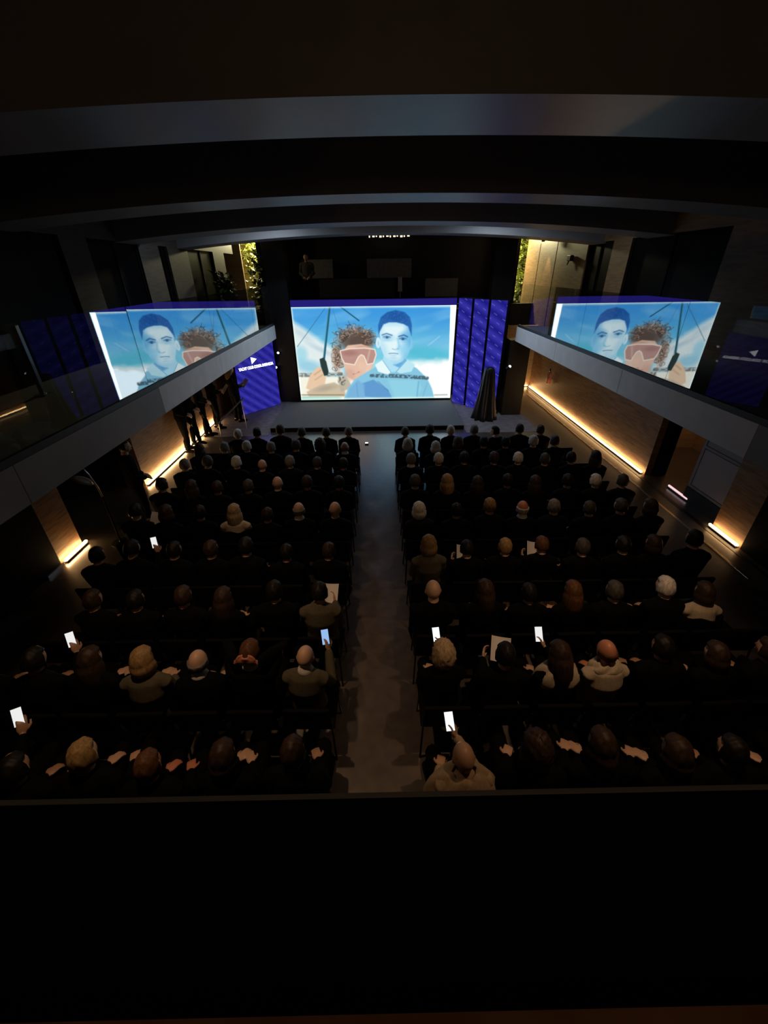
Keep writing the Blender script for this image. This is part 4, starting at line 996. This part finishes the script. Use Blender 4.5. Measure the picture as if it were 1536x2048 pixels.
# people standing along the left wall, two guests at the far gallery rail
person('stand', (-5.20, 10.55, 0), -1.35, ('short', 'black'), 'fair', 'black', 'charcoal', 'person in dark clothes leaning on left wall, nearest to camera', 'people standing by the left wall')
person('standcross', (-5.20, 11.10, 0), -1.6, ('short', 'brown'), 'fair', 'black', 'black', 'person in black standing second along the left wall light strip', 'people standing by the left wall')
person('standcross', (-5.12, 11.75, 0), -1.2, ('short', 'black'), 'fair', 'charcoal', 'black', 'person in dark trousers standing third along the left wall', 'people standing by the left wall')
person('standpaper', (-5.02, 12.42, 0), -0.9, ('bob', 'brown'), 'fair', 'black', 'black', 'person in dark jacket by left wall end reading white sheet', 'people standing by the left wall')
person('standpaper', (-4.58, 13.10, 0), -0.75, ('long', 'blonde'), 'fair', 'charcoal', 'black', 'blonde woman in dark suit standing before the blue banner panel', 'people standing by the left wall')
person('stand', (-4.45, 6.75, 0), -0.9, ('short', 'black'), 'fair', 'black', 'black', 'tall person in black standing at the left dark doorway', 'people standing by the left wall')
person('stand', (-2.55, 17.3, 3.0), PI, ('short', 'black'), 'fair', 'grey', 'black', 'guest in pale shirt standing behind rail above screen, left', 'guests on the far gallery')
for (x, y, rz), lab in (((-5.02, 12.42, -0.9), 'white sheet held by person at the left wall end'), ((-4.58, 13.10, -0.75), 'white sheet held by blonde woman before the blue banner')):
    p = Matrix.Translation((x, y, 0)) @ Matrix.Rotation(rz, 4, 'Z') @ Vector((0.02, 0.42, 1.16))
    sheet(p, 0.22, 0.30, Matrix.Rotation(rz, 3, 'Z') @ Vector((0, -0.9, 0.7)), Vector((0.2, 0, 1)), lab, bend=0.02)
# tilted reflector lamp beside the left doorway
t = thing('floor_lamp', 'unlit floor lamp with tilted round shade by left doorway', 'lamp', loc=(-4.72, 6.20, 0))
obj('base', lathe([(0.15, 0), (0.15, 0.02), (0.02, 0.035), (0.015, 0.06)], 20), M['gloss'], t)
obj('pole', tube([(0, 0, 0.05), (0, 0, 0.95)], 0.016, 10), M['black'], t)
obj('gooseneck', tube([(0, 0, 0.95), (-0.02, 0, 1.15), (-0.10, 0.02, 1.36), (-0.14, 0.02, 1.44)], 0.016, 10), M['steel'], t)
bm = lathe([(0.03, 0.06), (0.11, 0.035), (0.16, 0.0), (0.15, 0.0), (0.10, 0.025)], 24); bmesh.ops.transform(bm, matrix=Matrix.Translation((-0.2, -0.02, 1.26)) @ Matrix.Rotation(0.5, 4, 'Y') @ Matrix.Rotation(-0.3, 4, 'X'), verts=bm.verts)
obj('shade', bm, mat('grey_shade', (0.30, 0.29, 0.28), 0.5), t, True)
# slim handrail near the left banner
t = thing('handrail', 'slim grey sloping handrail in front of left banner panel', 'handrail', loc=(-4.42, 12.15, 0))
obj('rail', tube([(-0.35, -0.45, 0.35), (0.35, 0.25, 0.95)], 0.02, 8), M['steel'], t)
for k in (-0.3, 0.3): obj('post', tube([(k, k - 0.1, 0.0), (k, k - 0.1, 0.62 + 0.6 * k / 0.7)], 0.014, 8), M['steel'], t)
# cue light lying on the floor at the stage edge
t = thing('floor_cue_light', 'small white light on the floor before the stage', 'lamp', loc=(-0.38, 10.9, 0))
obj('body', box((-0.05, -0.05, 0), (0.05, 0.05, 0.04), bev=0.008), M['satin'], t); obj('lens', box((-0.04, -0.04, 0.04), (0.04, 0.04, 0.046)), M['lamp'], t)
